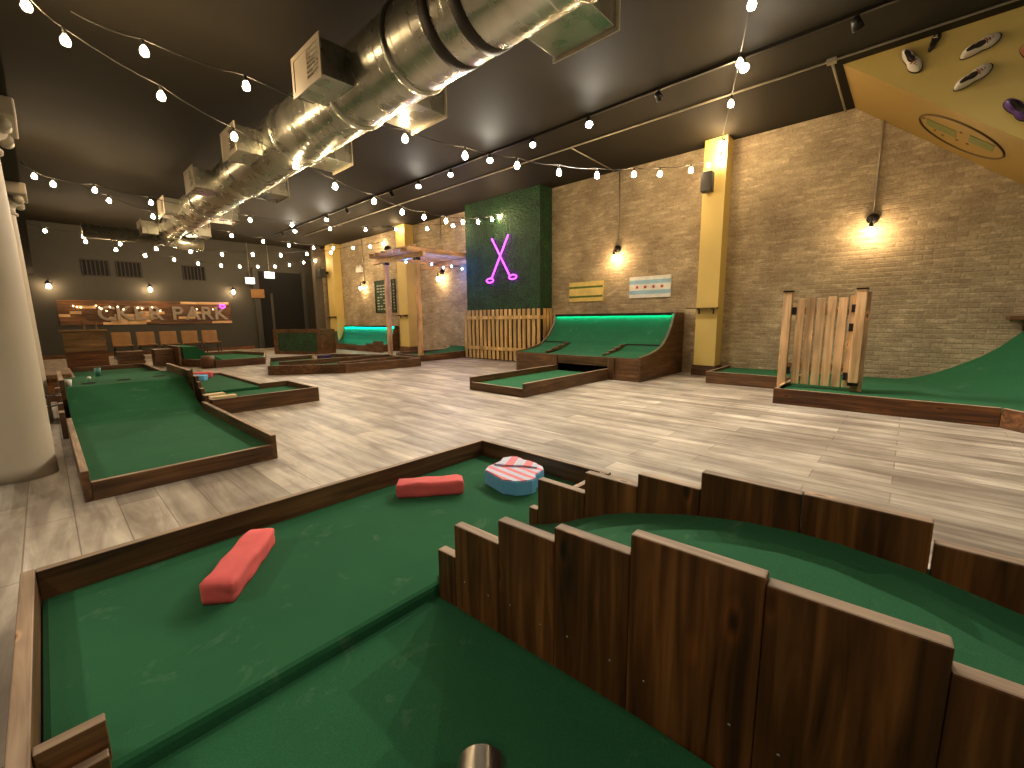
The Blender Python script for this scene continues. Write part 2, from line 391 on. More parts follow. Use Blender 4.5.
# high wall vents on the far wall
for i, (x0, x1, lb) in enumerate([(1.11, 1.81, 'dark slatted wall vent high on far wall, leftmost of three'), (1.96, 2.65, 'dark slatted wall vent high on far wall, middle of three'), (3.82, 4.54, 'dark slatted wall vent high on far wall, rightmost, above the letter board')]):
    t = thing('wall_vent', lb, 'vent', (x0, YF-.03, 2.7), 'dark vents high on the far wall')
    fr = MB(); fr.box(x0, x1, YF-.03, YF-.001, 2.7, 3.25); mesh_obj('vent_back', fr, 'black_void', t)
    g = MB()
    for k in range(7):
        x = x0+.02+k*(x1-x0-.06)/6; g.box(x, x+.025, YF-.05, YF-.031, 2.71, 3.24)
    g.box(x0, x1, YF-.055, YF-.031, 3.22, 3.25); g.box(x0, x1, YF-.055, YF-.031, 2.7, 2.73)
    mesh_obj('vent_grille', g, 'shoe_dark', t)
# ------------------------------------------------------------------ yellow pillars
def pillar(name, x0, y0, y1, lx):
    m = MB().box(x0, XW, y0, y1, .2, ZC); o = struct(name, m, 'pillar_paint')
    b_ = mesh_obj('pillar_base', MB().box(x0-.03, XW, y0-.03, y1+.03, 0, .2), 'curb_wood_y', o)
    s = thing('wall_shelf', lx, 'shelf', (x0-.12, (y0+y1)/2, 1.28), 'ledges on the yellow pillars')
    mesh_obj('shelf_board', MB().box(x0-.16, x0-.001, y0-.02, y1+.14, 1.28, 1.3), 'curb_wood_y', s, bevel=.003)
    for yy in (y0+.07, y1-.06):
        mb = MB().box(x0-.12, x0-.001, yy-.01, yy+.01, 1.265, 1.279); mb.box(x0-.015, x0-.001, yy-.01, yy+.01, 1.18, 1.279)
        mesh_obj('bracket', mb, 'black_metal', s)
pillar('trim_4', 8.6, 2.70, 3.09, 'thin dark ledge on bracket across nearest yellow pillar')
pillar('trim_5', 8.6, 12.78, 13.32, 'thin dark ledge on yellow pillar behind wooden pergola')
pillar('trim_6', 8.6, 18.1, 18.75, 'thin dark ledge on farthest yellow pillar by the dark doorway')
# ------------------------------------------------------------------ stair soffit
xs = 7.335
def soffit_z(y): return 4.3-(.963-y)*.81
mb = MB()
pr = [(.963, ZC), (-4.0, ZC), (-4.0, soffit_z(-4.0))]
mb.extr(pr, 0, xs, XW-.001)
n0 = len(mb.f)
mb.m[2:] = [0]*(len(mb.f)-2)
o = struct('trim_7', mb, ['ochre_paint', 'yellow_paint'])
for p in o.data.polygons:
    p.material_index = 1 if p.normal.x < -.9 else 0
# oval emblem on the sloping underside
t = thing('wall_emblem', 'dark oval ring emblem painted on sloping ochre underside beside the brick wall', 'emblem', (8.1, -.1, soffit_z(-.1)))
def SU(x, y, off=.006):  # a point just under the sloping soffit
    k = off/math.sqrt(1+.81**2)
    return (x, y+.81*k, soffit_z(y)-k)
cx, cy, ax, ay = 8.11, -.22, .50, .40
mesh_obj('ring', MB().tube([SU(cx+ax*math.cos(a)*1.0+.0, cy+ay*math.sin(a)) for a in [2*PI*k/48 for k in range(48)]], .012, 6, closed=True), 'logo_brown', t)
def slab(x0, x1, y0, y1, th=.006):
    a = [SU(x0, y0, .001), SU(x1, y0, .001), SU(x1, y1, .001), SU(x0, y1, .001)]; b_ = [SU(x0, y0, th), SU(x1, y0, th), SU(x1, y1, th), SU(x0, y1, th)]
    return MB().add(a+b_, [(0,1,2,3),(7,6,5,4),(0,4,5,1),(1,5,6,2),(2,6,7,3),(3,7,4,0)])
mesh_obj('green_band', slab(7.98, 8.22, -.18, .11), 'logo_green', t)
mesh_obj('green_patch', slab(7.9, 8.15, -.52, -.3), 'logo_green', t)
for k, (x, y) in enumerate([(8.3, .02), (8.36, -.06), (8.28, -.3), (7.95, -.22), (8.3, -.2), (8.02, .14)]):
    mesh_obj('painted_mark', slab(x-.02, x+.02, y-.012, y+.012), 'logo_brown', t)
# shoes fixed to the yellow side face of the stair
def shoe(y, z, ang, ln, label, body='shoe_white', strap='shoe_brown', lift=0):
    t = thing('shoe', label, 'shoe', (xs-.002, y, z), 'shoes mounted on the yellow stair side')
    # local frame: u along the sole, w across, h away from the wall (-x)
    U = Vector((0, math.cos(ang), math.sin(ang))); W = Vector((0, -math.sin(ang), math.cos(ang))); H_ = Vector((-1, 0, 0))
    B = Vector((xs-.002, y, z))
    def P(u, w, h): return tuple(B+U*u*ln+W*w*ln+H_*(h*ln+.001))
    def outline(sc=1.0):
        pts = []
        for k in range(24):
            a = 2*PI*k/24; c, s_ = math.cos(a), math.sin(a)
            wd_ = .22 if c > .1 else .175
            pts.append((.5*c*sc, (wd_ - .03*(1-abs(c)))*s_*sc*(1.08 if c > .3 else 1)))
        return pts
    ol = outline()
    n = len(ol)
    m = MB(); m.grid([[P(u, w, 0) for u, w in ol+[ol[0]]], [P(u, w, .07) for u, w in ol+[ol[0]]]], 0); m.add([P(u, w, 0) for u, w in ol], [tuple(range(n))]); m.add([P(u, w, .07) for u, w in ol], [tuple(range(n-1, -1, -1))])
    mesh_obj('sole', m, 'shoe_dark', t)
    rows = []
    for sc, h in ((.95, .07), (.93, .16), (.84, .24), (.66, .29), (.5, .31)):
        rows.append([P(u*sc-(1-sc)*.22, w*sc, h+(.08 if u < -.1 else -.02)*(h > .2)) for u, w in ol+[ol[0]]])
    mesh_obj('upper', MB().grid(rows, 0), body, t)
    m = MB(); m.add([P(u*.5-.11, w*.52, .3+(.08 if u < -.1 else -.02)) for u, w in ol], [tuple(range(n-1, -1, -1))]); mesh_obj('opening', m, 'shoe_dark', t)
    m = MB()
    for k in range(3): m.tube([P(.12+.07*k, -.1, .26-.03*k), P(.14+.07*k, 0, .31-.03*k), P(.12+.07*k, .1, .26-.03*k)], .012*ln*2, 6)
    mesh_obj('laces', m, strap, t)
    return t
shoe(.30, 4.08, math.radians(238), .33, 'white shoe with brown laces, leftmost large shoe on the yellow stair side')
shoe(.12, 4.22, math.radians(110), .2, 'small pale and black shoe against the ceiling edge above the others', 'shoe_dark', 'shoe_white')
shoe(-.26, 4.02, math.radians(157), .33, 'long white shoe with dark opening, upper one of the slanted pair')
shoe(-.235, 3.72, math.radians(150), .33, 'long white shoe with dark opening, lower one of the slanted pair', )
shoe(-.66, 3.78, math.radians(230), .3, 'brown shoe on yellow stair side cut by the right edge', 'shoe_brown', 'shoe_dark')
shoe(-.62, 3.27, math.radians(225), .34, 'dark purple shoe low on yellow stair side near its lower edge', 'purple', 'shoe_dark')
# ------------------------------------------------------------------ hole 1: foreground
A = thing('mini_golf_hole', 'large foreground mini golf hole with red foam bricks and a plank-sided bridge', 'mini golf hole', (1.0, 1.0, 0), 'mini golf holes on the floor')
zf, zn = .088, .042
mesh_obj('upper_turf', MB().box(-.13, 2.24, 1.315, 2.40, .0, zf), 'turf', A, bevel=.02)
mesh_obj('lower_turf', MB().box(-.13, 1.0, -.9, 1.31, .0, zn), 'turf', A)
curb(A, (-.13, -.94), (-.13, 2.44), .2)
curb(A, (-.13, 2.44), (2.28, 2.44), .2, side=-1)
curb(A, (2.28, 2.44), (2.28, 1.28), .2, side=-1)
mesh_obj('divider_board', MB().board((-.128, 1.345), (-.008, 1.345), zn, .2, .032, 0, 1, 1), wd('curb_wood_', (0, 0), (1, 0)), A, bevel=.003)
mesh_obj('divider_board', MB().board((-.128, 1.31), (-.012, 1.31), zn, .13, .03, 0, 1, 1), wd('curb_wood_', (0, 0), (1, 0)), A, bevel=.003)
mesh_obj('end_board', MB().board((1.66, 1.30), (2.24, 1.30), 0, .2, .035, 0, 1, 1), wd('curb_wood_', (0, 0), (1, 0)), A, bevel=.003)
curb(A, (2.28, 1.28), (2.28, 1.0), .19, side=-1)
def plank(root, x, y0, y1, z1, th, side, z0=0, slope=0, mat='stained_wood_z', tag_=None):
    g = -.001
    xa = lambda y: x+slope*(1.3-y)
    m = MB().board((xa(y0-g), y0-g), (xa(y1+g), y1+g), z0, z1, th, 0, 1, side)
    return mesh_obj('plank', m, [mat, 'edge_wood_y'], root, bevel=.005)
FR = [(1.298, 1.2, .238), (1.198, .977, .372), (.975, .746, .46), (.744, .5, .507), (.498, .184, .567), (.181, -.11, .552), (-.112, -.355, .505), (-.357, -.6, .44), (-.607, -.85, .36)]
for y0, y1, z in FR: plank(A, .958, y0, y1, z+.01, .042, 1, 0, .05)
# screws on the front planks
for y0, y1, z in FR[1:6]:
    for yy in (y0-.05, y1+.05):
        m = MB(); m.lathe([(0, -.0015), (.004, -.0015), (.004, 0)], (.958+.05*(1.3-yy), yy, zn+.12+.02*random.random()), 8, axis=0)
        mesh_obj('screw', m, 'pipe_metal', A)
BK = [(1.362, 1.31, .183), (1.303, 1.034, .346), (1.03, .78, .446), (.777, .532, .501), (.529, .22, .569), (.215, -.08, .572), (-.088, -.34, .516), (-.346, -.6, .44), (-.606, -.85, .36)]
for y0, y1, z in BK: plank(A, 1.615, y0-.014, y1-.014, z+.016, .042, -1, 0, 0)
prof = [(1.36, .086), (1.25, .13), (1.134, .177), (1.02, .235), (.913, .287), (.8, .33), (.681, .364), (.57, .395), (.455, .419), (.35, .436), (.22, .448), (.1, .449), (-.08, .433), (-.28, .394), (-.5, .31), (-.7, .2), (-.85, .1)]
m = MB()
m.grid([[(.965+.05*(1.3-y)+.034*0+.035, y, z), (1.28, y, z-.006), (1.613, y, z)] for y, z in [(a, b+.008) for a, b in prof]], 0, True, flip=False)
for p in m.f: pass
mesh_obj('bridge_turf', m, 'turf', A)
m = MB(); m.extr([(y, z-.012) for y, z in prof]+[(-.85, .01), (1.34, .01)], 0, 1.06, 1.6); mesh_obj('bridge_deck', m, 'curb_wood_x', A)
# steel pipe lying on the turf
d = Vector((.62, .60, 0)).normalized(); e = Vector((.585, .655, zn+.058)); s0 = e-d*.4
m = MB().tube([tuple(s0+d*t_) for t_ in (0, .15, .3, .4)], .058, 24, cap=False); m.tube([tuple(e-d*t_) for t_ in (0, .15, .3, .4)], .053, 24, cap=False)
solo('steel_pipe', m, 'steel', 'brushed steel pipe lying on green turf at bottom of picture', 'pipe', base=(.35, .45, zn))
# foam bricks
def foam(name, c, ang, ln, wd_, ht, mat, label, z0, bend=0):
    bm = bmesh.new(); bmesh.ops.create_cube(bm, size=1)
    bmesh.ops.subdivide_edges(bm, edges=bm.edges[:], cuts=9, use_grid_fill=True)
    for v in bm.verts:
        x, y, z = v.co.x*ln, v.co.y*wd_, v.co.z*ht
        cx_, cy_, cz_ = [max(0, abs(a)-(b/2-.02))*(1 if a > 0 else -1) for a, b in ((x, ln), (y, wd_), (z, ht))]
        r = math.sqrt(cx_**2+cy_**2+cz_**2)
        if r > .02:
            k = .02/r; x -= cx_*(1-k); y -= cy_*(1-k); z -= cz_*(1-k)
        q = Vector((x*14, y*14, z*14)); w = noise.noise(q)*.006+noise.noise(q*3)*.0025
        y += bend*abs(x/ln)
        v.co = Vector((x+w, y+w, z+w*.8 if z > -ht*.4 else -ht/2))
    me = bpy.data.meshes.new(name); bm.to_mesh(me); bm.free(); me.materials.append(MATS[mat])
    for p in me.polygons: p.use_smooth = True
    o = bpy.data.objects.new(name, me); COL.objects.link(o); o.location = (c[0], c[1], z0+ht/2+.0005); o.rotation_euler = (0, 0, ang)
    o['label'] = label; o['category'] = 'foam brick'; o['group'] = 'foam bricks on the foreground turf'
    return o
foam('foam_brick', (.462, 2.012), math.atan2(.345, .26), .45, .125, .09, 'red_foam', 'red foam brick pointing away, nearest on the foreground turf', zf)
foam('foam_brick', (1.505, 2.085), math.radians(-38), .40, .12, .09, 'red_foam', 'red foam brick lying crosswise before the striped block', zf)
t = thing('foam_block', 'blue irregular foam block with pink and white striped top by the far curb', 'foam block', (1.95, 1.85, zf))
outl = [(1.83, 1.945), (1.805, 1.83), (1.782, 1.735), (1.80, 1.70), (1.815, 1.655), (1.845, 1.63), (1.90, 1.60), (1.945, 1.605), (1.98, 1.64), (2.03, 1.645), (2.09, 1.66), (2.13, 1.70), (2.155, 1.78), (2.14, 1.86), (2.17, 1.93), (2.14, 1.99), (2.07, 2.02), (2.02, 1.985), (1.96, 1.98), (1.90, 1.985)]
m = MB().prism(outl, zf, zf+.088); mesh_obj('foam_body', m, 'blue_foam', t, bevel=.006)
def shrink(pts, k):
    cx_ = sum(p[0] for p in pts)/len(pts); cy_ = sum(p[1] for p in pts)/len(pts)
    return [(cx_+(p[0]-cx_)*k, cy_+(p[1]-cy_)*k) for p in pts]
mesh_obj('striped_top', MB().prism(shrink(outl, .97), zf+.088, zf+.094), 'pink_stripes', t)
mesh_obj('striped_cap', MB().prism([(1.93, 1.96), (1.98, 1.86), (2.03, 1.80), (2.07, 1.70), (2.12, 1.74), (2.135, 1.82), (2.12, 1.88), (2.145, 1.94), (2.12, 1.975), (2.06, 2.0), (2.0, 1.965)], zf+.094, zf+.106), 'pink_stripes_cross', t, bevel=.003)
# ------------------------------------------------------------------ hole 2: ramp with three cups
B = thing('mini_golf_hole', 'long mini golf hole with steep turf ramp and three holes beside white column', 'mini golf hole', (.64, 6.0, 0), 'mini golf holes on the floor')
curb(B, (.055, 3.82), (.055, 6.15), .205, side=-1)
curb(B, (1.225, 3.84), (1.225, 6.15), .205, side=1)
curb(B, (.095, 3.82), (1.19, 3.84), .125, side=1)
def sweep(root, x0, x1, pts, name='ramp_turf', mat='turf'):
    m = MB(); m.extr([(y, z) for y, z in pts]+[(pts[-1][0], .005), (pts[0][0], .005)], 0, x0, x1); return mesh_obj(name, m, mat, root)
sweep(B, .095, 1.185, [(3.86, .11), (6.02, .112), (6.12, .13), (6.3, .19), (6.6, .32), (6.85, .44)])
pl = mesh_obj('plateau_turf', MB().box(.095, 1.185, 6.85, 8.1, .005, .44), 'turf', B)
for x, y in ((.30, 7.12), (.62, 7.2), (.98, 7.28)):
    m = MB().lathe([(0, .001), (.062, .001), (.062, .004), (.07, .004), (.07, .0)], (x, y, .44), 20); mesh_obj('hole_cup', m, 'black_void', pl)
sweep(B, .30, 1.5, [(8.1, .43), (8.9, .12), (13.1, .11)], 'back_turf')
curb(B, (1.54, 8.5), (1.54, 13.2), .2, side=1)
curb(B, (.35, 13.2), (1.54, 13.2), .2, side=-1)
curb(B, (.26, 8.9), (.26, 13.2), .2, side=-1)
for x, sd in ((1.225, 1), (.055, -1)):
    for k, (y0, y1, z) in enumerate([(6.30, 6.15, .27), (6.42, 6.305, .34), (6.54, 6.425, .41), (6.66, 6.545, .475)]):
        plank(B, x, y0, y1, z, .04, sd, 0, 0, 'curb_wood_z')
    mesh_obj('side_board', MB().board((x, 6.665), (x, 8.1), 0, .545, .04, 0, 1, sd), ['curb_wood_y', 'edge_wood_y'], B, bevel=.003)
# cups and putters resting at its left edge
def cup(x, y, z, mat, label, h=.1, r=.035):
    m = MB().lathe([(0, 0), (r*.75, 0), (r, h), (r*.93, h), (r*.7, .006), (0, .006)], (x, y, z), 16)
    return solo('drink_cup', m, mat, label, 'cup', 'cups on the ramp', base=(x, y, z))
cup(.13, 6.93, .441, 'white_paint', 'small white cup standing at left of the ramp top', .08, .03)
cup(.44, 8.0, .441, 'teal_paint', 'pale teal cup standing at back of ramp top', .11, .035)
solo('golf_ball', MB().lathe([(0.0001, -.0213), (.015, -.015), (.0213, 0), (.015, .015), (.0001, .0213)], (.33, 7.6, .4625), 12), 'white_paint', 'white golf ball on the plateau above the ramp', 'ball', base=(.33, 7.6, .4625))
for k, (y, z, lb) in enumerate([(6.20, .30, 'dark putter shaft resting on lower step left of the ramp'), (6.40, .38, 'dark putter shaft resting on upper step left of the ramp')]):
    tt = thing('putter', lb, 'putter', (-.1, y, z), 'putters beside the ramp')
    mesh_obj('shaft', MB().tube([(-.42, y-.1, z-.02), (.05, y, z+.05)], .008, 8), 'black_metal', tt)
    mesh_obj('grip', MB().tube([(-.42, y-.1, z-.02), (-.2, y-.053, z+.013)], .014, 8), 'black_plastic', tt)
# ------------------------------------------------------------------ hole 3: L-shaped hole behind
Cc = thing('mini_golf_hole', 'L-shaped mini golf hole with knotty front board right of ramp hole', 'mini golf hole', (1.9, 7.5, 0), 'mini golf holes on the floor')
mesh_obj('lower_turf', MB().box(1.34, 2.56, 6.24, 7.25, .005, .12), 'turf', Cc)
mesh_obj('upper_turf', MB().box(1.34, 2.16, 7.26, 9.45, .005, .165), 'turf', Cc, bevel=.015)
curb(Cc, (1.30, 6.2), (2.6, 6.2), .2)
curb(Cc, (2.6, 6.2), (2.6, 7.3), .2)
curb(Cc, (2.6, 7.3), (2.16, 7.3), .2)
curb(Cc, (2.2, 7.26), (2.2, 9.5), .2)
curb(Cc, (2.2, 9.5), (1.3, 9.5), .2)
curb(Cc, (1.3, 9.5), (1.3, 6.2), .2)
o = foam('foam_brick', (1.78, 9.2), math.radians(-30), .42, .13, .1, 'red_foam', 'red foam brick on far end of the L-shaped hole', .166); o['group'] = 'foam bricks on the L-shaped hole'
o = foam('foam_brick', (1.66, 8.75), math.radians(-40), .3, .14, .1, 'blue_foam', 'blue foam brick beside red one on the L-shaped hole', .166); o['group'] = 'foam bricks on the L-shaped hole'
m = MB().box(1.36, 1.62, 6.9, 7.05, .121, .17); m.box(1.4, 1.7, 6.7, 6.82, .121, .16)
solo('wooden_block', m, 'cream_wood', 'pale wooden block lying in near corner of the L-shaped hole', 'block', base=(1.5, 6.9, .12), bevel=.006)
# ------------------------------------------------------------------ hole 4: under the pergola
D = thing('mini_golf_hole', 'wide angled mini golf hole with inner ledge in front of the wooden pergola', 'mini golf hole', (4.9, 10.3, 0), 'mini golf holes on the floor')
P4 = [(3.16, 10.0), (4.4, 9.03), (6.24, 8.82), (6.35, 10.6), (5.5, 12.2), (3.9, 12.2)]
mesh_obj('turf', MB().prism(shrink(P4, .975), .005, .1), 'turf', D)
for i in range(6):
    p, q = P4[i], P4[(i+1) % 6]
    curb(D, p, q, .2)
mesh_obj('inner_ledge', MB().board((4.48, 9.5), (6.22, 9.75), .1, .2, .05, 0, 1), wd('curb_wood_', (0, 0), (1, 0)), D, bevel=.003)
mesh_obj('inner_ledge', MB().board((3.6, 10.6), (6.3, 10.35), .1, .22, .05, 0, 1), wd('curb_wood_', (0, 0), (1, 0)), D, bevel=.003)
solo('wooden_block', MB().box(5.0, 5.35, 11.75, 11.87, .1, .2), 'purple', 'small dark purple block on far turf before the green-fronted cabinet', 'block', base=(5.2, 11.8, .1), bevel=.006)
solo('wooden_block', MB().box(4.86, 4.95, 11.75, 11.87, .1, .2), 'cream_wood', 'pale cream block beside the purple block on the far turf', 'block', base=(4.9, 11.8, .1), bevel=.006)
# ------------------------------------------------------------------ hole 5: far left with raised hump
E5 = thing('mini_golf_hole', 'small far mini golf hole with raised turf hump before the tan chairs', 'mini golf hole', (3.2, 13.6, 0), 'mini golf holes on the floor')
P5 = [(2.3, 14.1), (2.85, 12.72), (3.98, 12.72), (4.6, 14.6), (4.2, 16.3), (2.6, 16.3)]
mesh_obj('turf', MB().prism(shrink(P5, .97), .005, .1), 'turf', E5)
for i in range(6): curb(E5, P5[i], P5[(i+1) % 6], .19)
m = MB(); m.extr([(2.42, .1), (2.42, .5), (2.7, .5), (2.95, .3), (3.2, .15), (3.3, .1)], 1, 13.9, 15.2); mesh_obj('turf_hump', m, 'turf', E5)
mesh_obj('side_board', MB().board((2.37, 13.88), (2.37, 15.2), 0, .52, .05, 0, 1), wd('curb_wood_', (0, 0), (0, 1)), E5, bevel=.003)
m = MB().lathe([(0, .1), (.14, .1), (.16, 0), (.16, -.19), (0, -.19)], (2.72, 12.86, .2), 12); mesh_obj('corner_bumper', m, 'curb_wood_z', E5)
# ------------------------------------------------------------------ hole 6: beyond the pergola post
F6 = thing('mini_golf_hole', 'far mini golf hole with rising turf end along brick wall beyond the pergola', 'mini golf hole', (7.9, 10.6, 0), 'mini golf holes on the floor')
mesh_obj('turf', MB().box(6.92, 8.9, 9.78, 10.9, .005, .13), 'turf', F6)
curb(F6, (6.88, 9.74), (8.3, 9.74), .17, z1b=.2)
curb(F6, (8.3, 9.74), (8.92, 9.74), .2, z1b=.26)
curb(F6, (6.88, 10.94), (6.88, 9.74), .17)
curb(F6, (6.88, 10.94), (8.92, 10.94), .2, side=-1)
m = MB(); m.extr([(7.9, .15), (8.3, .16), (8.6, .19), (8.8, .24), (8.9, .3), (8.9, .15)], 1, 9.79, 10.89); mesh_obj('turf_bank', m, 'turf', F6)
# ------------------------------------------------------------------ small feeding lane of the skee-ball machine
G = thing('mini_golf_hole', 'small straight mini golf lane running into the large green-backed cabinet', 'mini golf hole', (5.8, 4.6, 0), 'mini golf holes on the floor')
mesh_obj('turf', MB().box(4.68, 6.98, 4.09, 5.2, .005, .10), 'turf', G)
curb(G, (4.64, 4.05), (7.0, 4.05), .205)
curb(G, (4.64, 5.24), (7.0, 5.24), .205, side=-1)
curb(G, (4.64, 5.2), (4.64, 4.09), .125, side=1)
# ------------------------------------------------------------------ skee-ball style machines
def machine(name, label, x0, xb, y0, y1, zt, led, turf, ztf=.41, pockets=True, opening=None):
    T = thing(name, label, 'game cabinet', ((x0+xb)/2, (y0+y1)/2, 0), 'curved game cabinets along the brick wall')
    W_ = xb-x0
    pr = [(0, ztf), (.2, ztf+.03), (.36, ztf+.09), (.49, ztf+.17), (.6, ztf+.32), (.7, ztf+.55), (.76, zt)]
    P = [(x0+u*W_, z) for u, z in pr]
    for ya, yb in ((y0, y0+.05), (y1-.05, y1)):
        m = MB(); m.extr([(x, z+.03) for x, z in P]+[(xb, zt+.03), (xb, 0), (x0, 0)], 1, ya, yb)
        mesh_obj('side_panel', m, 'curb_wood_x', T, bevel=.004)
    # turf ramp
    Q = [P[0]]
    for i in range(len(P)-1):
        for k in range(1, 4): Q.append((P[i][0]+(P[i+1][0]-P[i][0])*k/3, P[i][1]+(P[i+1][1]-P[i][1])*k/3))
    m = MB(); m.grid([[(x, ya, z-.01) for ya in (y0+.051, y1-.051)] for x, z in Q], 0, True, flip=True)
    m.grid([[(x, ya, z-.03) for ya in (y0+.051, y1-.051)] for x, z in Q], 0, True)
    mesh_obj('turf_ramp', m, turf, T)
    # front panel, with an opening where a lane runs in
    if opening:
        a, b_ = opening
        m = MB().box(x0, x0+.04, y0+.05, a, 0, ztf); m.box(x0, x0+.04, b_, y1-.05, 0, ztf); m.box(x0, x0+.04, a, b_, .24, ztf)
        mesh_obj('front_panel', m, 'curb_wood_y', T, bevel=.003)
        mesh_obj('dark_opening', MB().box(x0+.3, x0+.32, a, b_, 0, ztf-.1), 'gap_dark', T)
        for yy in (a-.14, b_): mesh_obj('front_post', MB().box(x0-.02, x0-.001, yy, yy+.14, 0, ztf), 'curb_wood_z', T, bevel=.003)
    else:
        mesh_obj('front_panel', MB().box(x0, x0+.04, y0+.05, y1-.05, 0, ztf), 'curb_wood_y', T, bevel=.003)
    hx = P[-1][0]
    mesh_obj('top_rail', MB().box(hx-.05, xb, y0+.051, y1-.051, zt+.0, zt+.03), 'black_metal', T)
    mesh_obj('rail_lip', MB().box(hx-.062, hx-.051, y0+.051, y1-.051, zt-.022, zt+.03), 'black_metal', T)
    mesh_obj('led_strip', MB().box(hx-.048, hx-.03, y0+.06, y1-.06, zt-.012, zt-.001), led, T)
    mesh_obj('back_panel', MB().box(xb-.03, xb, y0+.051, y1-.051, 0, zt-.001), 'curb_wood_y', T)
    if pockets:
        for ya, yb, inner, sgn in ((y0+.052, y0+.78, y0+.78, 1), (y1-.78, y1-.052, y1-.78, -1)):
            x1 = x0+.50*W_; zb = ztf+.20
            m = MB(); m.extr([(x0+.041, ztf-.02), (x0+.041, ztf+.01), (x1, ztf+.10), (x1, ztf)], 1, ya, yb); mesh_obj('pocket_turf', m, turf, T)
            mesh_obj('pocket_back', MB().box(x1, x1+.03, ya, yb, ztf, zb), 'gap_dark', T)
            for k in range(4):
                xx = x0+.1+k*(x1-x0-.1)/4; xe = x0+.1+(k+1)*(x1-x0-.1)/4
                mesh_obj('step_board', MB().box(xx, xe-.004, inner, inner+.04, ztf-.02, ztf+.06+.045*k, 0, 1), ['curb_wood_x', 'edge_wood_x'], T, bevel=.002)
    return T
machine('skee_ball_cabinet', 'large dark wood game cabinet with green lit curved turf back below two signs', 7.02, 8.9, 3.43, 6.36, 1.19, 'led_green', 'teal_turf', .41, True, (4.07, 5.23))
machine('skee_ball_cabinet', 'far game cabinet with bright turquoise back beyond the pergola', 8.2, 8.92, 13.9, 17.75, .88, 'led_cyan', 'teal_turf', .2, False)
T = thing('step_wall', 'dark wood stepped board wall before the turquoise game cabinet', 'stepped wall', (7.97, 16, 0))
for ya, yb, z in ((13.5, 14.1, .40), (14.1, 14.6, .30), (14.6, 15.3, .22), (15.3, 16.4, .16), (16.4, 17.0, .24), (17.0, 17.5, .34)):
    mesh_obj('step_board', MB().box(7.95, 8.0, ya, yb-.005, 0, z), 'curb_wood_y', T, bevel=.003)
T = thing('step_planter', 'dark wood stepped base left of the turquoise game cabinet', 'stepped base', (7.5, 17, 0))
for k, (x0, z) in enumerate([(7.75, .2), (7.9, .3), (8.05, .4)]): mesh_obj('step_board', MB().box(x0, x0+.15, 17.3-.0*k, 18.0, 0, z+.3), 'curb_wood_y', T)
# ------------------------------------------------------------------ green-fronted cabinet
T = thing('bar_cabinet', 'low wooden cabinet with leafy green front panel in front of doorway', 'cabinet', (6.2, 15.4, 0))
p0, p1 = (5.42, 16.3), (6.32, 14.65)
dv = (Vector(p1)-Vector(p0)); L_ = dv.length; dn = dv.normalized(); nn = Vector((-dn.y, dn.x))   # away from the room's middle
def Q2(u, w): p = Vector(p0)+dn*u+nn*w; return (p.x, p.y)
mesh_obj('cabinet_body', MB().prism([Q2(0, .03), Q2(L_, .03), Q2(L_, .8), Q2(0, .8)], 0, .84), 'stained_wood_x', T)
for a, b_, z0, z1 in ((0, L_, .74, .86), (0, L_, 0, .1), (0, .18, .1, .74), (L_-.12, L_, .1, .74)):
    mesh_obj('frame_board', MB().prism([Q2(a, 0), Q2(b_, 0), Q2(b_, .03), Q2(a, .03)], z0, z1), 'curb_wood_y', T)
mesh_obj('leaf_panel', MB().prism([Q2(.18, .01), Q2(L_-.12, .01), Q2(L_-.12, .03), Q2(.18, .03)], .1, .74), 'boxwood', T)
# ------------------------------------------------------------------ right platform hole with gate
R = thing('mini_golf_hole', 'raised mini golf platform with curved turf bank at right along brick wall', 'mini golf hole', (7.5, .2, 0), 'mini golf holes on the floor')
PR = [(6.42, 1.26), (6.42, -.74), (5.55, -1.45), (5.9, -2.2), (8.93, -2.2), (8.93, 1.26)]
mesh_obj('turf', MB().prism([(6.46, 1.22), (6.46, -.76), (5.62, -1.45), (5.95, -2.16), (8.92, -2.16), (8.92, 1.22)], .005, .15), 'turf', R)
curb(R, (6.42, 1.26), (6.42, -.74), .2, side=1, kind='stained_wood_')
curb(R, (6.42, -.74), (5.55, -1.45), .2, side=1, kind='stained_wood_')
curb(R, (8.93, 1.26), (6.42, 1.26), .2, side=1, kind='stained_wood_')
uu = [(0, .15), (.14, .165), (.3, .213), (.45, .28), (.58, .352), (.72, .44), (.86, .528), (1.03, .676), (1.22, .9)]
rows = []
for i in range(13):
    x = 6.0+i*(8.93-6.0)/12; y0 = .12-.727*(8.94-x)
    rows.append([(x, y0-u, z) for u, z in uu])
m = MB().grid(rows, 0, True, flip=True)
mesh_obj('turf_bank', m, 'turf', R)
m = MB()
for k in (0, 12):
    r = rows[k]; m.add(list(r)+[(r[0][0], y, .1) for (_, y, z) in reversed(r)], [tuple(range(2*len(r)))])
m.add([r[-1] for r in rows]+[(r[-1][0], r[-1][1], .1) for r in reversed(rows)], [tuple(range(26))])
mesh_obj('bank_support', m, 'curb_wood_z', R)
R2 = thing('mini_golf_hole', 'low narrow turf platform between nearest yellow pillar and wooden gate', 'mini golf hole', (8.2, 2.0, 0), 'mini golf holes on the floor')
mesh_obj('turf', MB().box(7.72, 8.92, 1.32, 2.5, .005, .16), 'turf', R2)
curb(R2, (7.68, 1.3), (7.68, 2.54), .2, side=-1)
curb(R2, (7.68, 2.54), (8.56, 2.54), .2, side=-1)
curb(R2, (8.56, 2.54), (8.92, 2.54), .2, side=-1)
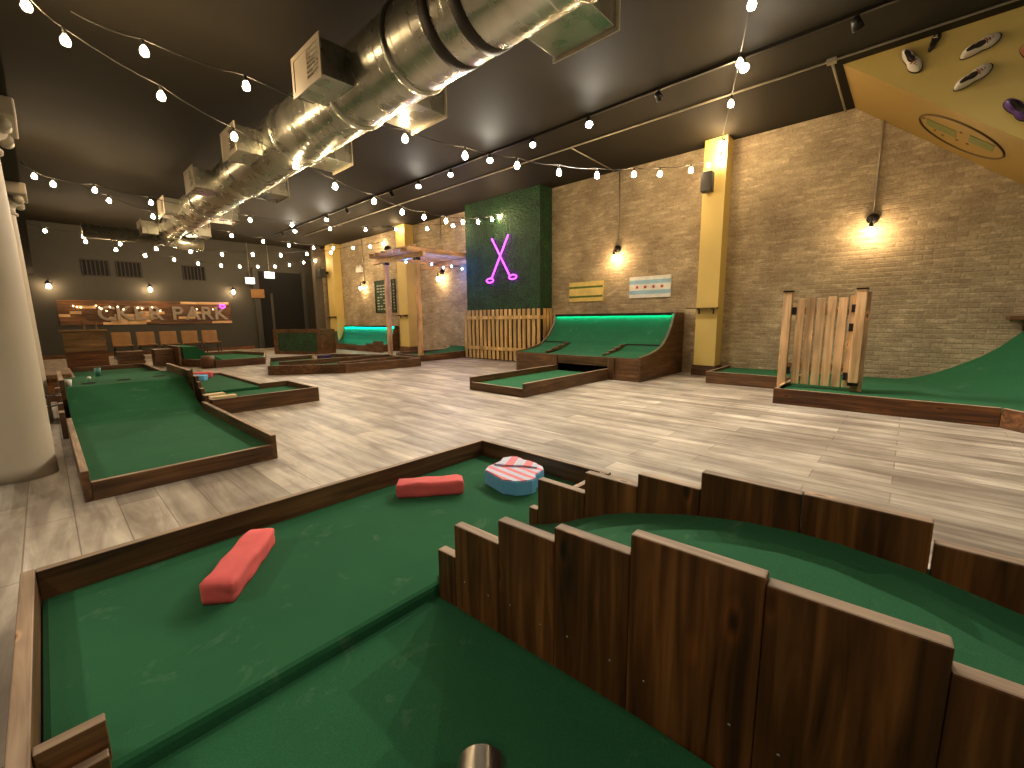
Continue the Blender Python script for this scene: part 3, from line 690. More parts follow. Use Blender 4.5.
# gate
T = thing('wooden_gate', 'pale cedar picket gate between two posts standing on the right platform', 'gate', (7.05, .9, .15))
def postbox(root, x0, x1, y0, y1, z0, z1):
    p = mesh_obj('gate_post', MB().box(x0, x1, y0, y1, z0, z1), 'cedar_z', root, bevel=.005)
    mesh_obj('post_cap', MB().box(x0-.01, x1+.01, y0-.01, y1+.01, z1, z1+.02), 'black_metal', p)
    return p
postbox(T, 6.97, 7.07, 1.236, 1.335, .151, 1.455)
p = postbox(T, 6.93, 7.03, .44, .54, .28, 1.45); mesh_obj('post_foot', MB().box(6.925, 7.035, .435, .545, .24, .28), 'black_metal', p)
mesh_obj('gate_post', MB().box(7.03, 7.06, .40, .44, .16, 1.42), 'cedar_z', T)
mesh_obj('support_post', MB().box(7.10, 7.19, .45, .53, .151, 1.38), 'cedar_z', T)
for zz in (.40, 1.15): mesh_obj('gate_rail', MB().box(7.06, 7.10, .54, 1.235, zz, zz+.09), 'cedar_y', T, bevel=.003)
pw = .105
for k, y in enumerate([1.195, 1.08, .965, .85, .735, .62]):
    x = 7.03; mesh_obj('picket', MB().box(x, x+.025, y-pw, y-.012, .2, 1.36+.02*(k % 2)), 'cedar_z', T, bevel=.003)
for y, z in ((1.205, 1.2), (1.215, .38), (.56, 1.22), (.57, .98), (.58, .35)):
    mesh_obj('hinge', MB().box(7.005, 7.028, y-.02, y+.025, z-.05, z+.05), 'hinge_black', T)
mesh_obj('floor_rail', MB().box(6.62, 7.0, 1.22, 1.25, .151, .215), 'cedar_x', T)
# shelf at the far right of the brick wall
T = thing('wall_shelf', 'brown wooden shelf on brick wall at right edge above the turf bank', 'shelf', (8.8, -1.3, 1.0))
mesh_obj('shelf_board', MB().box(8.62, XW-.001, -1.6, -.93, 1.05, 1.10), 'curb_wood_y', T, bevel=.003)
mesh_obj('bracket', MB().extr([(XW-.001, 1.05), (8.7, 1.05), (XW-.001, .9)], 1, -1.13, -1.09), 'curb_wood_z', T)
# ------------------------------------------------------------------ green wall with picket fence and neon
struct('wall_projection', MB().box(8.5, XW-.001, 6.86, 9.56, 0, ZC), 'far_wall_paint')
bm = MB()
ny, nz = 90, 98
rows = []
for j in range(nz+1):
    z = 1.36+(ZC-1.362)*j/nz
    rows.append([(8.47+.018*noise.noise(Vector((i*1.7, j*1.7, 0))), 6.85+(9.57-6.85)*i/ny, z) for i in range(ny+1)])
bm.grid(rows, 0, False, flip=False)
rows = []
for j in range(nz+1):
    z = 1.36+(ZC-1.362)*j/nz
    rows.append([(8.465+(XW-.001-8.465)*i/14, 6.845+.014*noise.noise(Vector((i*1.7, j*1.7, 9))), z) for i in range(15)])
bm.grid(rows, 0, False, flip=True)
bm.box(8.48, 8.499, 6.86, 9.56, 1.36, ZC-.003)
solo('living_wall', bm, 'boxwood', 'tall artificial boxwood hedge panel behind the purple neon putters', 'hedge panel', base=(8.48, 8.2, 1.36))
T = thing('picket_fence', 'yellow pine picket fence panel at foot of the hedge panel', 'fence', (8.4, 8.2, 0))
npk = 18
for k in range(npk):
    y = 6.84+k*(9.56-6.84)/(npk-1)
    off = .0
    mesh_obj('picket', MB().box(8.385, 8.405, y-.05, y+.05, .03, 1.38), 'pine_z', T, bevel=.002)
for z in (.28, 1.12):
    mesh_obj('fence_rail', MB().box(8.36, 8.384, 6.80, 9.6, z, z+.09), 'pine_z', T)
for x in (8.55, 8.68, 8.8): mesh_obj('picket', MB().box(x, x+.085, 6.80, 6.82, .03, 1.38), 'pine_z', T)
for z in (.28, 1.12): mesh_obj('fence_rail', MB().box(8.43, 8.9, 6.82, 6.845, z, z+.09), 'pine_z', T)
T = thing('neon_sign', 'glowing purple neon of two crossed putters on the hedge panel', 'neon sign', (8.42, 8.15, 2.7))
nx = 8.43
mesh_obj('neon_putter', MB().tube([(nx, 8.47, 3.24), (nx, 7.84, 2.25)], .018, 8), 'neon_purple', T)
mesh_obj('neon_putter', MB().tube([(nx-.03, 7.84, 3.27), (nx-.03, 8.47, 2.22)], .018, 8), 'neon_purple', T)
for yc, zc_ in ((7.72, 2.20), (8.56, 2.16)):
    mesh_obj('neon_head', MB().tube([(nx-.01, yc+.13*math.cos(a), zc_+.055*math.sin(a)) for a in [2*PI*k/20 for k in range(20)]], .016, 8, closed=True), 'neon_purple', T)
for y, z in ((8.3, 3.0), (8.0, 3.0), (8.0, 2.5), (8.35, 2.5)): mesh_obj('standoff', MB().tube([(nx, y, z), (8.485, y, z)], .008, 6), 'black_plastic', T)
# ------------------------------------------------------------------ signs between the lamps
T = thing('wall_sign', 'pale blue and white striped wooden flag with four red stars on brick wall', 'sign', (8.92, 4.2, 1.55))
y0, y1, z0, z1 = 3.74, 4.67, 1.55, 2.0
mesh_obj('sign_board', MB().box(8.90, XW-.001, y0, y1, z0, z1), 'white_paint', T, bevel=.003)
hh = z1-z0
for a in (.17, .65): mesh_obj('blue_stripe', MB().box(8.895, 8.90, y0+.002, y1-.002, z0+hh*a, z0+hh*(a+.18)), 'sky_blue', T)
def star(cy, cz, r, x, n=6):
    pts = [(cy+(r if k % 2 == 0 else r*.5)*math.sin(PI*k/n), cz+(r if k % 2 == 0 else r*.5)*math.cos(PI*k/n)) for k in range(2*n)]
    return MB().extr(pts, 0, x-.004, x)
for k in range(4): mesh_obj('red_star', star(y0+(y1-y0)*(.2+.2*k), z0+hh*.5, .045, 8.90), 'red_paint', T)
T = thing('wall_sign', 'yellow and green striped wooden flag sign on brick wall by hedge panel', 'sign', (8.92, 5.8, 1.52))
y0, y1, z0, z1 = 5.34, 6.28, 1.52, 1.98; hh = z1-z0
mesh_obj('sign_board', MB().box(8.90, XW-.001, y0, y1, z0, z1), 'sign_yellow', T, bevel=.003)
for a in (.2, .68): mesh_obj('green_stripe', MB().box(8.895, 8.90, y0+.002, y1-.002, z0+hh*a, z0+hh*(a+.1)), 'sign_green', T)
for k in range(4): mesh_obj('pale_star', star(y0+(y1-y0)*(.2+.2*k), z0+hh*.48, .045, 8.90), 'cream_wood', T)
# framed chalk pictures behind pergola
for y0, y1, lb in ((14.64, 15.42, 'black framed green chalk picture on brick wall, left of pergola post'), (14.0, 14.25, 'narrow black framed picture on brick wall between pergola posts')):
    T = thing('wall_picture', lb, 'picture', (8.92, y0, 1.4), 'framed pictures beyond the pergola')
    mb = MB(); mb.box(8.9, XW-.001, y0, y1, 1.40, 1.44); mb.box(8.9, XW-.001, y0, y1, 2.57, 2.61); mb.box(8.9, XW-.001, y0, y0+.05, 1.44, 2.57); mb.box(8.9, XW-.001, y1-.05, y1, 1.44, 2.57)
    mesh_obj('picture_frame', mb, 'black_metal', T)
    mesh_obj('picture_panel', MB().box(8.92, XW-.001, y0+.05, y1-.05, 1.44, 2.57), 'board_green', T)
    mb = MB()
    for k in range(9):
        for q in range(3):
            if random.random() < .75:
                ya = y0+.08+q*(y1-y0-.16)/3; mb.box(8.917, 8.92, ya, ya+(y1-y0-.16)/3*.7, 1.52+k*.11, 1.56+k*.11)
    mesh_obj('chalk_marks', mb, 'chalk', T)
# ------------------------------------------------------------------ pergola
T = thing('pergola', 'wooden pergola with cedar posts and blue string lights by brick wall', 'pergola', (7.9, 10.7, 0))
for y, zt in ((9.92, 2.78), (11.46, 2.78)):
    mesh_obj('pergola_post', MB().box(6.97, 7.08, y-.055, y+.055, .0, zt), 'cedar_z', T, bevel=.004)
    mesh_obj('post_bracket', MB().box(6.955, 7.095, y-.07, y+.07, zt-.07, zt+.0), 'black_metal', T)
mesh_obj('header_beam', MB().box(6.98, 7.07, 9.6, 12.2, 2.78, 2.92), 'cedar_y', T, bevel=.004)
mesh_obj('header_beam', MB().box(8.80, 8.9, 9.6, 12.2, 2.78, 2.92), 'cedar_y', T, bevel=.004)
for k in range(7):
    y = 9.88+k*.33; mesh_obj('rafter', MB().box(6.72, 8.93, y-.025, y+.025, 2.921, 3.05), 'cedar_x', T, bevel=.004)
for k in range(4):
    x = 6.85+k*.6; mesh_obj('purlin', MB().box(x, x+.05, 9.75, 12.1, 3.051, 3.09), 'cedar_y', T, bevel=.003)
T2 = thing('string_light', 'short string of glowing blue bulbs under the pergola roof', 'string light', (8, 9.9, 2.8), 'string lights')
cp = [(7.1, 9.85, 2.74), (7.5, 9.9, 2.66), (7.9, 9.9, 2.60), (8.2, 9.9, 2.66), (8.6, 9.9, 2.62), (8.85, 9.9, 2.76)]
mesh_obj('cable', MB().tube(cp, .005, 5), 'cable_black', T2)
for p in cp[1:5]+[(7.0, 10.4, 2.72)]: mesh_obj('bulb', MB().lathe([(.0001, -.05), (.02, -.035), (.024, -.015), (.012, .005)], p, 8), 'led_blue', T2)
m = MB(); m.lathe([(.0001, .12), (.08, .1), (.11, .03), (.11, 0), (.0001, 0)], (6.9, 11.1, 3.091), 14)
solo('spot_lamp', m, 'black_metal', 'round black lamp housing sitting on top of the pergola', 'lamp', base=(6.9, 11.1, 3.09))
# ------------------------------------------------------------------ pipe lamps on the brick wall and far wall
def wall_lamp(y, zd, label):
    T = thing('wall_lamp', label, 'wall lamp', (XW, y, zd), 'pipe lamps along the brick wall')
    mesh_obj('conduit', MB().tube([(XW-.03, y, ZC-.001), (XW-.03, y, zd+.1)], .014, 8), 'pipe_metal', T)
    mesh_obj('junction_box', MB().lathe([(.0001, 0), (.075, 0), (.08, -.05), (.06, -.075), (.0001, -.08)], (XW, y, zd), 16, axis=0), 'black_metal', T)
    mesh_obj('arm', MB().tube([(XW-.07, y, zd), (XW-.16, y, zd+.01), (XW-.2, y, zd-.03), (XW-.2, y, zd-.1)], .012, 8), 'black_metal', T)
    s = mesh_obj('socket', MB().lathe([(.0001, .0), (.028, 0), (.03, -.05), (.024, -.07)], (XW-.2, y, zd-.08), 12), 'black_metal', T)
    mesh_obj('bulb', MB().lathe([(.016, 0), (.03, -.04), (.045, -.08), (.04, -.12), (.0001, -.14)], (XW-.2, y, zd-.145), 12), 'bulb_sconce', s)
wall_lamp(.60, 2.6, 'bare bulb pipe lamp on brick wall above the wooden gate')
wall_lamp(4.98, 2.64, 'bare bulb pipe lamp on brick wall between the two flag signs')
wall_lamp(11.25, 2.62, 'bare bulb pipe lamp on brick wall behind the pergola')
wall_lamp(16.2, 2.6, 'farthest bare bulb pipe lamp on brick wall above turquoise cabinet')
for x, lb in ((.30, 'glowing bulb wall lamp on far wall beside the white columns'), (2.78, 'glowing bulb wall lamp on far wall above middle of letter sign'), (5.36, 'glowing bulb wall lamp on far wall above right end of letter sign')):
    T = thing('wall_lamp', lb, 'wall lamp', (x, YF, 2.4), 'lamps on the far wall')
    mesh_obj('arm', MB().tube([(x, YF-.001, 2.45), (x, YF-.2, 2.5), (x, YF-.25, 2.42)], .014, 8), 'black_metal', T)
    mesh_obj('shade', MB().lathe([(.03, .06), (.06, .03), (.09, -.02), (.085, -.02), (.0001, .03)], (x, YF-.25, 2.4), 14), 'black_metal', T)
    mesh_obj('bulb', MB().lathe([(.016, 0), (.04, -.05), (.055, -.09), (.045, -.13), (.0001, -.15)], (x, YF-.25, 2.38), 12), 'bulb_sconce', T)
# ------------------------------------------------------------------ letter sign, bar and chairs at the far wall
T = thing('letter_sign', 'long patchwork wood sign board with large grey letters on far wall', 'sign', (2.9, YF-.1, 1.05))
mb = MB()
sx0, sx1, sz0, sz1 = .42, 5.25, 1.08, 1.9
rr = random.Random(3); z = sz0
for j in range(9):
    x = sx0; z2 = z+(sz1-sz0)/9
    while x < sx1:
        w = rr.uniform(.25, .7); xe = min(sx1, x+w); d_ = rr.uniform(.03, .06)
        mb.box(x, xe-.004, YF-d_, YF-.001, z, z2-.003, rr.choice((0, 0, 1, 2, 3))); x = xe
    z = z2
mesh_obj('patchwork_board', mb, ['pallet_wood', 'curb_wood_x', 'cedar_x', 'stained_wood_x'], T)
def text_mesh(txt, size, ext):
    cu = bpy.data.curves.new('lettering', 'FONT'); cu.body = txt; cu.size = size; cu.extrude = ext; cu.align_x = 'CENTER'
    cu.offset = .012
    ob = bpy.data.objects.new('lettering', cu); COL.objects.link(ob)
    dg = bpy.context.evaluated_depsgraph_get(); me = bpy.data.meshes.new_from_object(ob.evaluated_get(dg))
    bpy.data.objects.remove(ob); return me
lx = [(1.56, 'C'), (2.0, 'K'), (2.42, 'E'), (2.86, 'R'), (3.5, 'P'), (3.97, 'A'), (4.42, 'R'), (4.88, 'K'), ]
for x, ch in lx:
    me = text_mesh(ch, .68, .02); me.materials.append(MATS['letter_grey'])
    o = bpy.data.objects.new('letter', me); COL.objects.link(o); o.parent = T
    o.location = Vector((x, YF-.09, 1.24))-Vector(T['_base']); o.rotation_euler = (PI/2, 0, 0)
# small fairy lights on the sign
fx = [(.78, 1.70), (.86, 1.67), (.95, 1.66), (1.32, 1.72), (1.4, 1.66), (1.44, 1.62), (1.56, 1.55), (1.66, 1.68), (1.86, 1.69), (2.0, 1.6), (2.38, 1.66), (2.5, 1.64), (2.78, 1.68), (3.0, 1.56), (4.1, 1.62), (4.62, 1.62)]
T2 = thing('string_light', 'tiny warm fairy lights draped along top of the letter sign', 'string light', (2.7, YF-.12, 1.65), 'string lights')
mesh_obj('cable', MB().tube([(x, YF-.13, z+.02) for x, z in fx], .004, 5), 'cable_black', T2)
for x, z in fx: mesh_obj('bulb', MB().lathe([(.0001, -.025), (.017, 0), (.0001, .025)], (x, YF-.13, z), 6), 'bulb_tiny', T2)
solo('neon_sign', MB().tube([(4.95+.09*math.cos(a), YF-.13, 1.74+.06*math.sin(a)) for a in [2*PI*k/12 for k in range(12)]], .014, 6, closed=True), 'neon_purple', 'small purple glowing ring at right end of the letter sign', 'neon sign', base=(4.95, YF-.13, 1.7))
# bar front
T = thing('bar_counter', 'low plank-fronted wooden bar counter below left end of letter sign', 'counter', (.7, 14.3, 0))
mesh_obj('bar_body', MB().box(.3, 1.0, 14.0, 14.5, 0, .95), 'stained_wood_x', T)
for k in range(5): mesh_obj('bar_plank', MB().box(.29, 1.0-.02*(k % 2), 13.97, 13.999, .5+k*.09, .585+k*.09), 'bar_wood', T)
mesh_obj('bar_top', MB().box(.25, 1.04, 13.92, 14.5, .951, .99), 'bar_wood', T, bevel=.004)
T = thing('bar_stool', 'small wooden stool frame standing on the bar counter below the fairy lights', 'stool', (.78, 14.2, .99))
mesh_obj('seat', MB().box(.64, .92, 14.1, 14.34, 1.17, 1.2), 'bar_wood', T)
for x in (.66, .87):
    for y in (14.12, 14.3): mesh_obj('leg', MB().box(x, x+.025, y, y+.025, .991, 1.17), 'bar_wood', T)
T = thing('wooden_bench', 'low dark wooden bench platform between white column and far turf', 'bench', (-.3, 12, 0))
mesh_obj('bench_top', MB().box(-.1, .22, 9.2, 13.2, .34, .40), 'curb_wood_y', T, bevel=.004)
mesh_obj('bench_body', MB().box(-.06, .2, 9.25, 13.15, 0, .34), 'stained_wood_y', T)
# chairs
def chair(x, y, label):
    T = thing('lounge_chair', label, 'chair', (x, y, 0), 'tan chairs in a row under the letter sign')
    w = .23
    pr = [(y-.24, .46), (y+.08, .40), (y+.16, .45), (y+.24, .84), (y+.27, .84), (y+.2, .40), (y+.1, .36), (y-.24, .42)]
    mesh_obj('seat_shell', MB().extr(pr, 0, x-w, x+w), 'chair_tan', T, bevel=.012)
    for sx in (-w+.03, w-.03):
        mesh_obj('leg', MB().tube([(x+sx, y-.2, .42), (x+sx*1.1, y-.26, 0)], .014, 6), 'black_metal', T)
        mesh_obj('leg', MB().tube([(x+sx, y+.14, .39), (x+sx*1.1, y+.24, 0)], .014, 6), 'black_metal', T)
    mesh_obj('crossbar', MB().tube([(x-w+.03, y-.02, .38), (x+w-.03, y-.02, .38)], .012, 6), 'black_metal', T)
for x, nm in ((1.68, 'leftmost tan chair in the row, next to the bar counter'), (2.28, 'second tan chair from the bar counter'), (2.87, 'third tan chair from the bar counter, centre of row'), (3.46, 'fourth tan chair from the bar counter'), (4.05, 'rightmost tan chair in the row under the letter sign')):
    chair(x, 18.3, nm)
# wooden crates in front of the chairs
for (x0, x1, y0, y1, z, lb) in ((1.3, 1.85, 15.6, 16.2, .36, 'low dark wood crate in front of leftmost tan chairs'), (1.9, 2.3, 14.4, 15.0, .44, 'taller brown wood crate beside the far turf hump')):
    T = thing('wooden_crate', lb, 'crate', ((x0+x1)/2, y0, 0), 'wood crates before the chairs')
    mesh_obj('crate_body', MB().box(x0+.02, x1-.02, y0+.02, y1-.02, 0, z-.02), 'stained_wood_x', T)
    for k in range(3): mesh_obj('slat', MB().box(x0, x1, y0, y0+.019, .02+k*z/3, .02+(k+1)*z/3-.03), 'curb_wood_x', T)
    mesh_obj('crate_lid', MB().box(x0, x1, y0, y1, z-.019, z), 'curb_wood_x', T)
# hanging exit-style lit signs
for x, y, z, w, lb in ((6.4, 19.0, 2.95, .33, 'bright white lit sign hanging before the dark doorway'), (6.0, 20.05, 2.78, .3, 'smaller lit sign on far wall left of hanging sign')):
    T = thing('lit_sign', lb, 'sign', (x, y, z), 'lit signs at the doorway')
    mesh_obj('sign_case', MB().box(x-w/2-.02, x+w/2+.02, y, y+.05, z-.13, z+.13), 'white_paint', T)
    mesh_obj('lit_face', MB().box(x-w/2, x+w/2, y-.004, y-.0005, z-.11, z+.11), 'sign_glow', T)
    mesh_obj('rod', MB().tube([(x, y+.025, z+.13), (x, y+.025, ZC-.001)], .006, 6), 'pipe_metal', T)
solo('wall_box', MB().box(6.02, 6.5, 20.1, 20.159, 2.1, 2.45), 'chair_tan', 'small brown framed panel on far wall below the lit signs', 'panel', base=(6.2, 20.1, 2.1), bevel=.005)
# speakers
T = thing('loudspeaker', 'small black loudspeaker high on nearest yellow pillar', 'loudspeaker', (8.5, 2.95, 3.4))
mesh_obj('speaker_box', MB().box(8.36, 8.52, 2.86, 3.05, 3.36, 3.70), 'black_plastic', T, bevel=.012)
mesh_obj('speaker_grille', MB().box(8.352, 8.3595, 2.875, 3.035, 3.38, 3.68), 'black_metal', T)
mesh_obj('speaker_bracket', MB().box(8.52, 8.6, 2.93, 2.98, 3.48, 3.58), 'black_metal', T)
T = thing('loudspeaker', 'black loudspeaker on farthest yellow pillar under the string lights', 'loudspeaker', (8.5, 18.5, 3.2))
mesh_obj('speaker_box', MB().box(8.2, 8.45, 18.5, 18.85, 2.95, 3.3), 'black_plastic', T, bevel=.012)
mesh_obj('speaker_bracket', MB().box(8.45, 8.6, 18.62, 18.68, 3.1, 3.2), 'black_metal', T)
# emergency light box behind pergola
T = thing('emergency_light', 'white emergency light box on brick wall left of the pergola', 'emergency light', (8.9, 17.0, 2.8))
mesh_obj('light_box', MB().box(8.8, XW-.001, 16.2, 16.6, 3.02, 3.2), 'white_paint', T, bevel=.01)
for y in (16.28, 16.52): mesh_obj('lamp_head', MB().lathe([(.0001, -.05), (.05, -.05), (.04, .04), (.0001, .04)], (8.84, y, 3.24), 10), 'white_paint', T)
# ------------------------------------------------------------------ columns
def column(cx_, cy_, label):
    T = thing('column', label, 'column', (cx_, cy_, 0), 'white round columns')
    pr = [(0.0001, 0), (.185, 0), (.185, .1), (.18, .12), (.178, .9), (.174, 1.8), (.168, 2.34)]
    mesh_obj('shaft', MB().lathe(pr, (cx_, cy_, 0), 40), 'column_paint', T)
    pr = [(.168, 2.34), (.19, 2.345), (.19, 2.365), (.172, 2.37), (.172, 2.41), (.19, 2.45), (.22, 2.47), (.23, 2.5), (.2, 2.53)]
    mesh_obj('capital', MB().lathe(pr, (cx_, cy_, 0), 40), 'column_paint', T)
    m = MB()
    for sx in (-1, 1):
        for sy in (-1, 1):
            m.lathe([(.0001, -.05), (.042, -.05), (.036, 0), (.042, .05), (.0001, .05)], (cx_+sx*.21, cy_+sy*.19, 2.49), 16, axis=1)
    mesh_obj('volute', m, 'column_paint', T)
    mesh_obj('abacus', MB().box(cx_-.28, cx_+.28, cy_-.28, cy_+.28, 2.54, 2.659), 'column_paint', T, bevel=.012)
column(-.225, 4.88, 'near thick white round column with square capital at left edge')
column(-.215, 7.5, 'second white round column, behind the near one at left')
# ------------------------------------------------------------------ duct
T = thing('air_duct', 'large shiny galvanized spiral air duct with side vents hanging from ceiling', 'duct', (2.756, 9, 3.72))
dx, dz, dr = 2.756, 3.72, .374
pr = [(.0001, -4.5), (dr, -4.5), (dr, 9.0), (dr-.03, 9.12), (dr-.03, 13.4), (dr-.07, 13.55), (dr-.07, 16.6), (.0001, 16.6)]
prr = []
for i in range(len(pr)-1):
    a, b_ = pr[i], pr[i+1]; n_ = max(1, int((b_[1]-a[1])/.5))
    if n_ < 3:
        prr.append(a); continue
    n_ = int((b_[1]-a[1])/.14)
    for k in range(n_):      # seam ridges of the spiral duct
        r_, y_ = a[0], a[1]+(b_[1]-a[1])*k/n_
        prr += [(r_, y_), (r_, y_+.004), (r_, y_+.118), (r_, y_+.122), (r_+.0022, y_+.126), (r_+.0022, y_+.130), (r_, y_+.135)]
prr.append(pr[-1])
mesh_obj('duct_tube', MB().lathe(prr, (dx, 0, dz), 48, axis=1), 'galvanized', T)
for y in (.9, 1.9, 3.75, 4.9, 6.6, 9.05, 11.4, 13.5, 15.6):
    r = dr if y < 9.01 else dr-.03 if y < 13.5 else dr-.07
    mesh_obj('duct_collar', MB().lathe([(r, -.035), (r+.02, -.03), (r+.024, 0), (r+.02, .03), (r, .035)], (dx, y, dz), 48, axis=1), 'galvanized', T)
for y in (2.80, 3.15):
    mesh_obj('strap', MB().lathe([(dr+.002, -.06), (dr+.008, -.055), (dr+.008, .055), (dr+.002, .06)], (dx, y, dz), 48, axis=1), 'shoe_dark', T)
# hollow vent heads
def vent(side, y0, y1, xo, z0=3.50, z1=3.83):
    xi = dx+side*(dr-.09)
    a, b_ = (xo, xi) if side < 0 else (xi, xo)
    m = MB().box(a, b_, y0, y1, z0, z1); v = mesh_obj('vent_box', m, 'galvanized', T, bevel=.004)
    f_ = MB(); e = .014*side
    f_.box(min(xo, xo+e), max(xo, xo+e), y0-.03, y1+.03, z0-.03, z0+.02); f_.box(min(xo, xo+e), max(xo, xo+e), y0-.03, y1+.03, z1-.02, z1+.03)
    f_.box(min(xo, xo+e), max(xo, xo+e), y0-.03, y0+.02, z0+.02, z1-.02); f_.box(min(xo, xo+e), max(xo, xo+e), y1-.02, y1+.03, z0+.02, z1-.02)
    mesh_obj('vent_frame', f_, 'column_paint', v)
    g = MB()
    hw = (y0+y1)/2-.02
    g.box(min(xo, xo+e*.5), max(xo, xo+e*.5), hw, y1-.02, z0+.02, z1-.02)
    mesh_obj('vent_plate', g, 'column_paint', v)
    l = MB()
    for k in range(7):
        z = z0+.035+k*(z1-z0-.07)/6; l.box(min(xo, xo+e*.6), max(xo, xo+e*.6), y0+.02, hw, z-.006, z+.012)
    mesh_obj('vent_louvres', l, 'pipe_metal', v)
for y0, y1 in ((4.42, 5.03), (7.1, 7.7), (9.5, 10.1), (12.2, 12.8), (15.3, 15.9)): vent(-1, y0, y1, 2.12)
for y0, y1 in ((2.02, 2.64), (4.25, 4.9), (6.5, 7.1), (9.0, 9.6), (12.0, 12.6), (14.6, 15.2)): vent(1, y0, y1, 3.49)
mesh_obj('cross_duct', MB().lathe([(.0001, -1.75), (.18, -1.75), (.18, -.1), (.2, -.1), (.2, 0), (.0001, 0)], (2.75, 15.9, 3.5), 28, axis=0), 'galvanized', T)
mesh_obj('end_elbow', MB().tube([(dx, 16.4, dz), (dx+.1, 16.9, dz-.05), (dx+.5, 17.2, dz-.1), (dx+1.1, 17.3, dz-.1)], .2, 24), 'galvanized', T)
for y in (1.2, 4.0, 6.3, 8.6, 11, 13.8): mesh_obj('hanger_rod', MB().tube([(dx+.2, y, dz+.3), (dx+.2, y, ZC-.001)], .006, 6), 'black_metal', T)
# ------------------------------------------------------------------ track rail and lamps, conduit
solo('track_rail', MB().box(6.205, 6.245, -3.5, 17.6, ZC-.04, ZC-.001), 'black_metal', 'long black lighting track rail running along the dark ceiling', 'track rail', base=(6.22, 6, ZC))
cd = MB().tube([(7.09, -3, ZC-.02), (7.09, 17, ZC-.02)], .015, 8)
cd.tube([(7.09, 5.0, ZC-.02), (8.9, 5.08, ZC-.02)], .012, 8); cd.tube([(7.09, 1.05, ZC-.022), (8.9, 1.08, ZC-.022)], .014, 8)
cd.box(7.05, 7.13, 1.0, 1.1, ZC-.05, ZC-.001)
solo('conduit_pipe', cd, 'pipe_metal', 'thin grey conduit pipe with branches along ceiling beside black track', 'conduit', base=(7.09, 6, ZC))
LAMPS = [(-2.4, 1), (-.35, 1), (.73, 0), (1.83, 1), (2.9, 0), (4.05, 1), (5.2, 2), (6.27, 1), (7.45, 2), (8.6, 1), (9.7, 0), (12.0, 0), (13.3, 1), (15.7, 1), (16.8, 0)]
where = ['nearest, beyond the right edge of the ceiling', 'above the shoes at top right', 'small unlit head before the conduit bend', 'lit, at the crossing string of bulbs by near pillar', 'unlit head above the near pillar', 'lit, above the large game cabinet', 'dim head above the flag signs', 'lit, above the hedge panel edge', 'dim head left of the hedge panel light', 'lit, above the pergola', 'unlit head beyond the pergola lamp', 'unlit head in far half of the track', 'lit, in far half of the track', 'lit, near the far end of track', 'unlit last head at the far end of track']
for (y, st), wl in zip(LAMPS, where):
    T = thing('track_light', 'black ceiling track spotlight, '+wl, 'track light', (6.225, y, ZC-.04), 'spotlights on the ceiling track')
    x = 6.225
    mesh_obj('stem', MB().box(x-.012, x+.012, y-.02, y+.02, ZC-.09, ZC-.04), 'black_metal', T)
    d = (Vector((-.42, -.45, -.79)) if st else Vector((.5, -.3, -.8))).normalized(); c = Vector((x, y, ZC-.12))
    mesh_obj('lamp_head', MB().tube([tuple(c-d*.07), tuple(c+d*.05)], [.04, .055], 14), 'black_metal', T)
    mesh_obj('lens', MB().tube([tuple(c+d*.051), tuple(c+d*.058)], .052, 14), 'lens_white' if st == 1 else 'lens_dim' if st == 2 else 'shoe_dark', T)
    if st == 1:
        ld = bpy.data.lights.new('spot', 'SPOT'); ld.energy = (45 if y < 0 else 240 if y < 7 else 110); ld.color = (1, .9, .72); ld.spot_size = math.radians(150); ld.spot_blend = .9; ld.shadow_soft_size = .04
        lo = bpy.data.objects.new('spot_light', ld); COL.objects.link(lo); lo.parent = T
        lo.location = Vector(c+d*.075)-Vector(T['_base']); lo.rotation_euler = d.to_track_quat('-Z', 'Y').to_euler()
# unseen pendants added behind and beside the viewer to brighten the foreground
def fill(x, y, z, e, lb):
    T = thing('fill_lamp', lb, 'pendant lamp', (x, y, z), 'pendant lamps')
    mesh_obj('cord', MB().tube([(x, y, z+.1), (x, y, ZC-.001)], .006, 6), 'black_metal', T)
    mesh_obj('lamp_shade', MB().lathe([(.03, .12), (.06, .1), (.17, 0), (.165, 0), (.055, .095), (.025, .11)], (x, y, z), 20), 'black_metal', T)
    mesh_obj('bulb', MB().lathe([(.0001, .06), (.03, .03), (.035, 0), (.0001, -.035)], (x, y, z), 12), 'bulb_warm', T)
    ld = bpy.data.lights.new('lamp', 'SPOT'); ld.spot_size = math.radians(155); ld.spot_blend = .6; ld.energy = e; ld.color = (1, .86, .66); ld.shadow_soft_size = .08
    lo = bpy.data.objects.new('fill_light', ld); COL.objects.link(lo); lo.parent = T; lo.location = (0, 0, -.13)
for x, y, z, e, lb in [(-1.6, -1.2, 3.2, 38, 'pendant lamp left behind the viewer, added out of view'), (1.2, -2.4, 3.6, 45, 'pendant lamp straight behind the viewer, added out of view'), (4.2, -2.6, 3.6, 60, 'pendant lamp right behind the viewer, added out of view'),
        (-1.9, 3.0, 2.5, 60, 'pendant lamp left of the nearest column, added out of view'), (-1.9, 8.5, 2.5, 90, 'pendant lamp left of the farthest columns, added out of view')]:
    fill(x, y, z, e, lb)
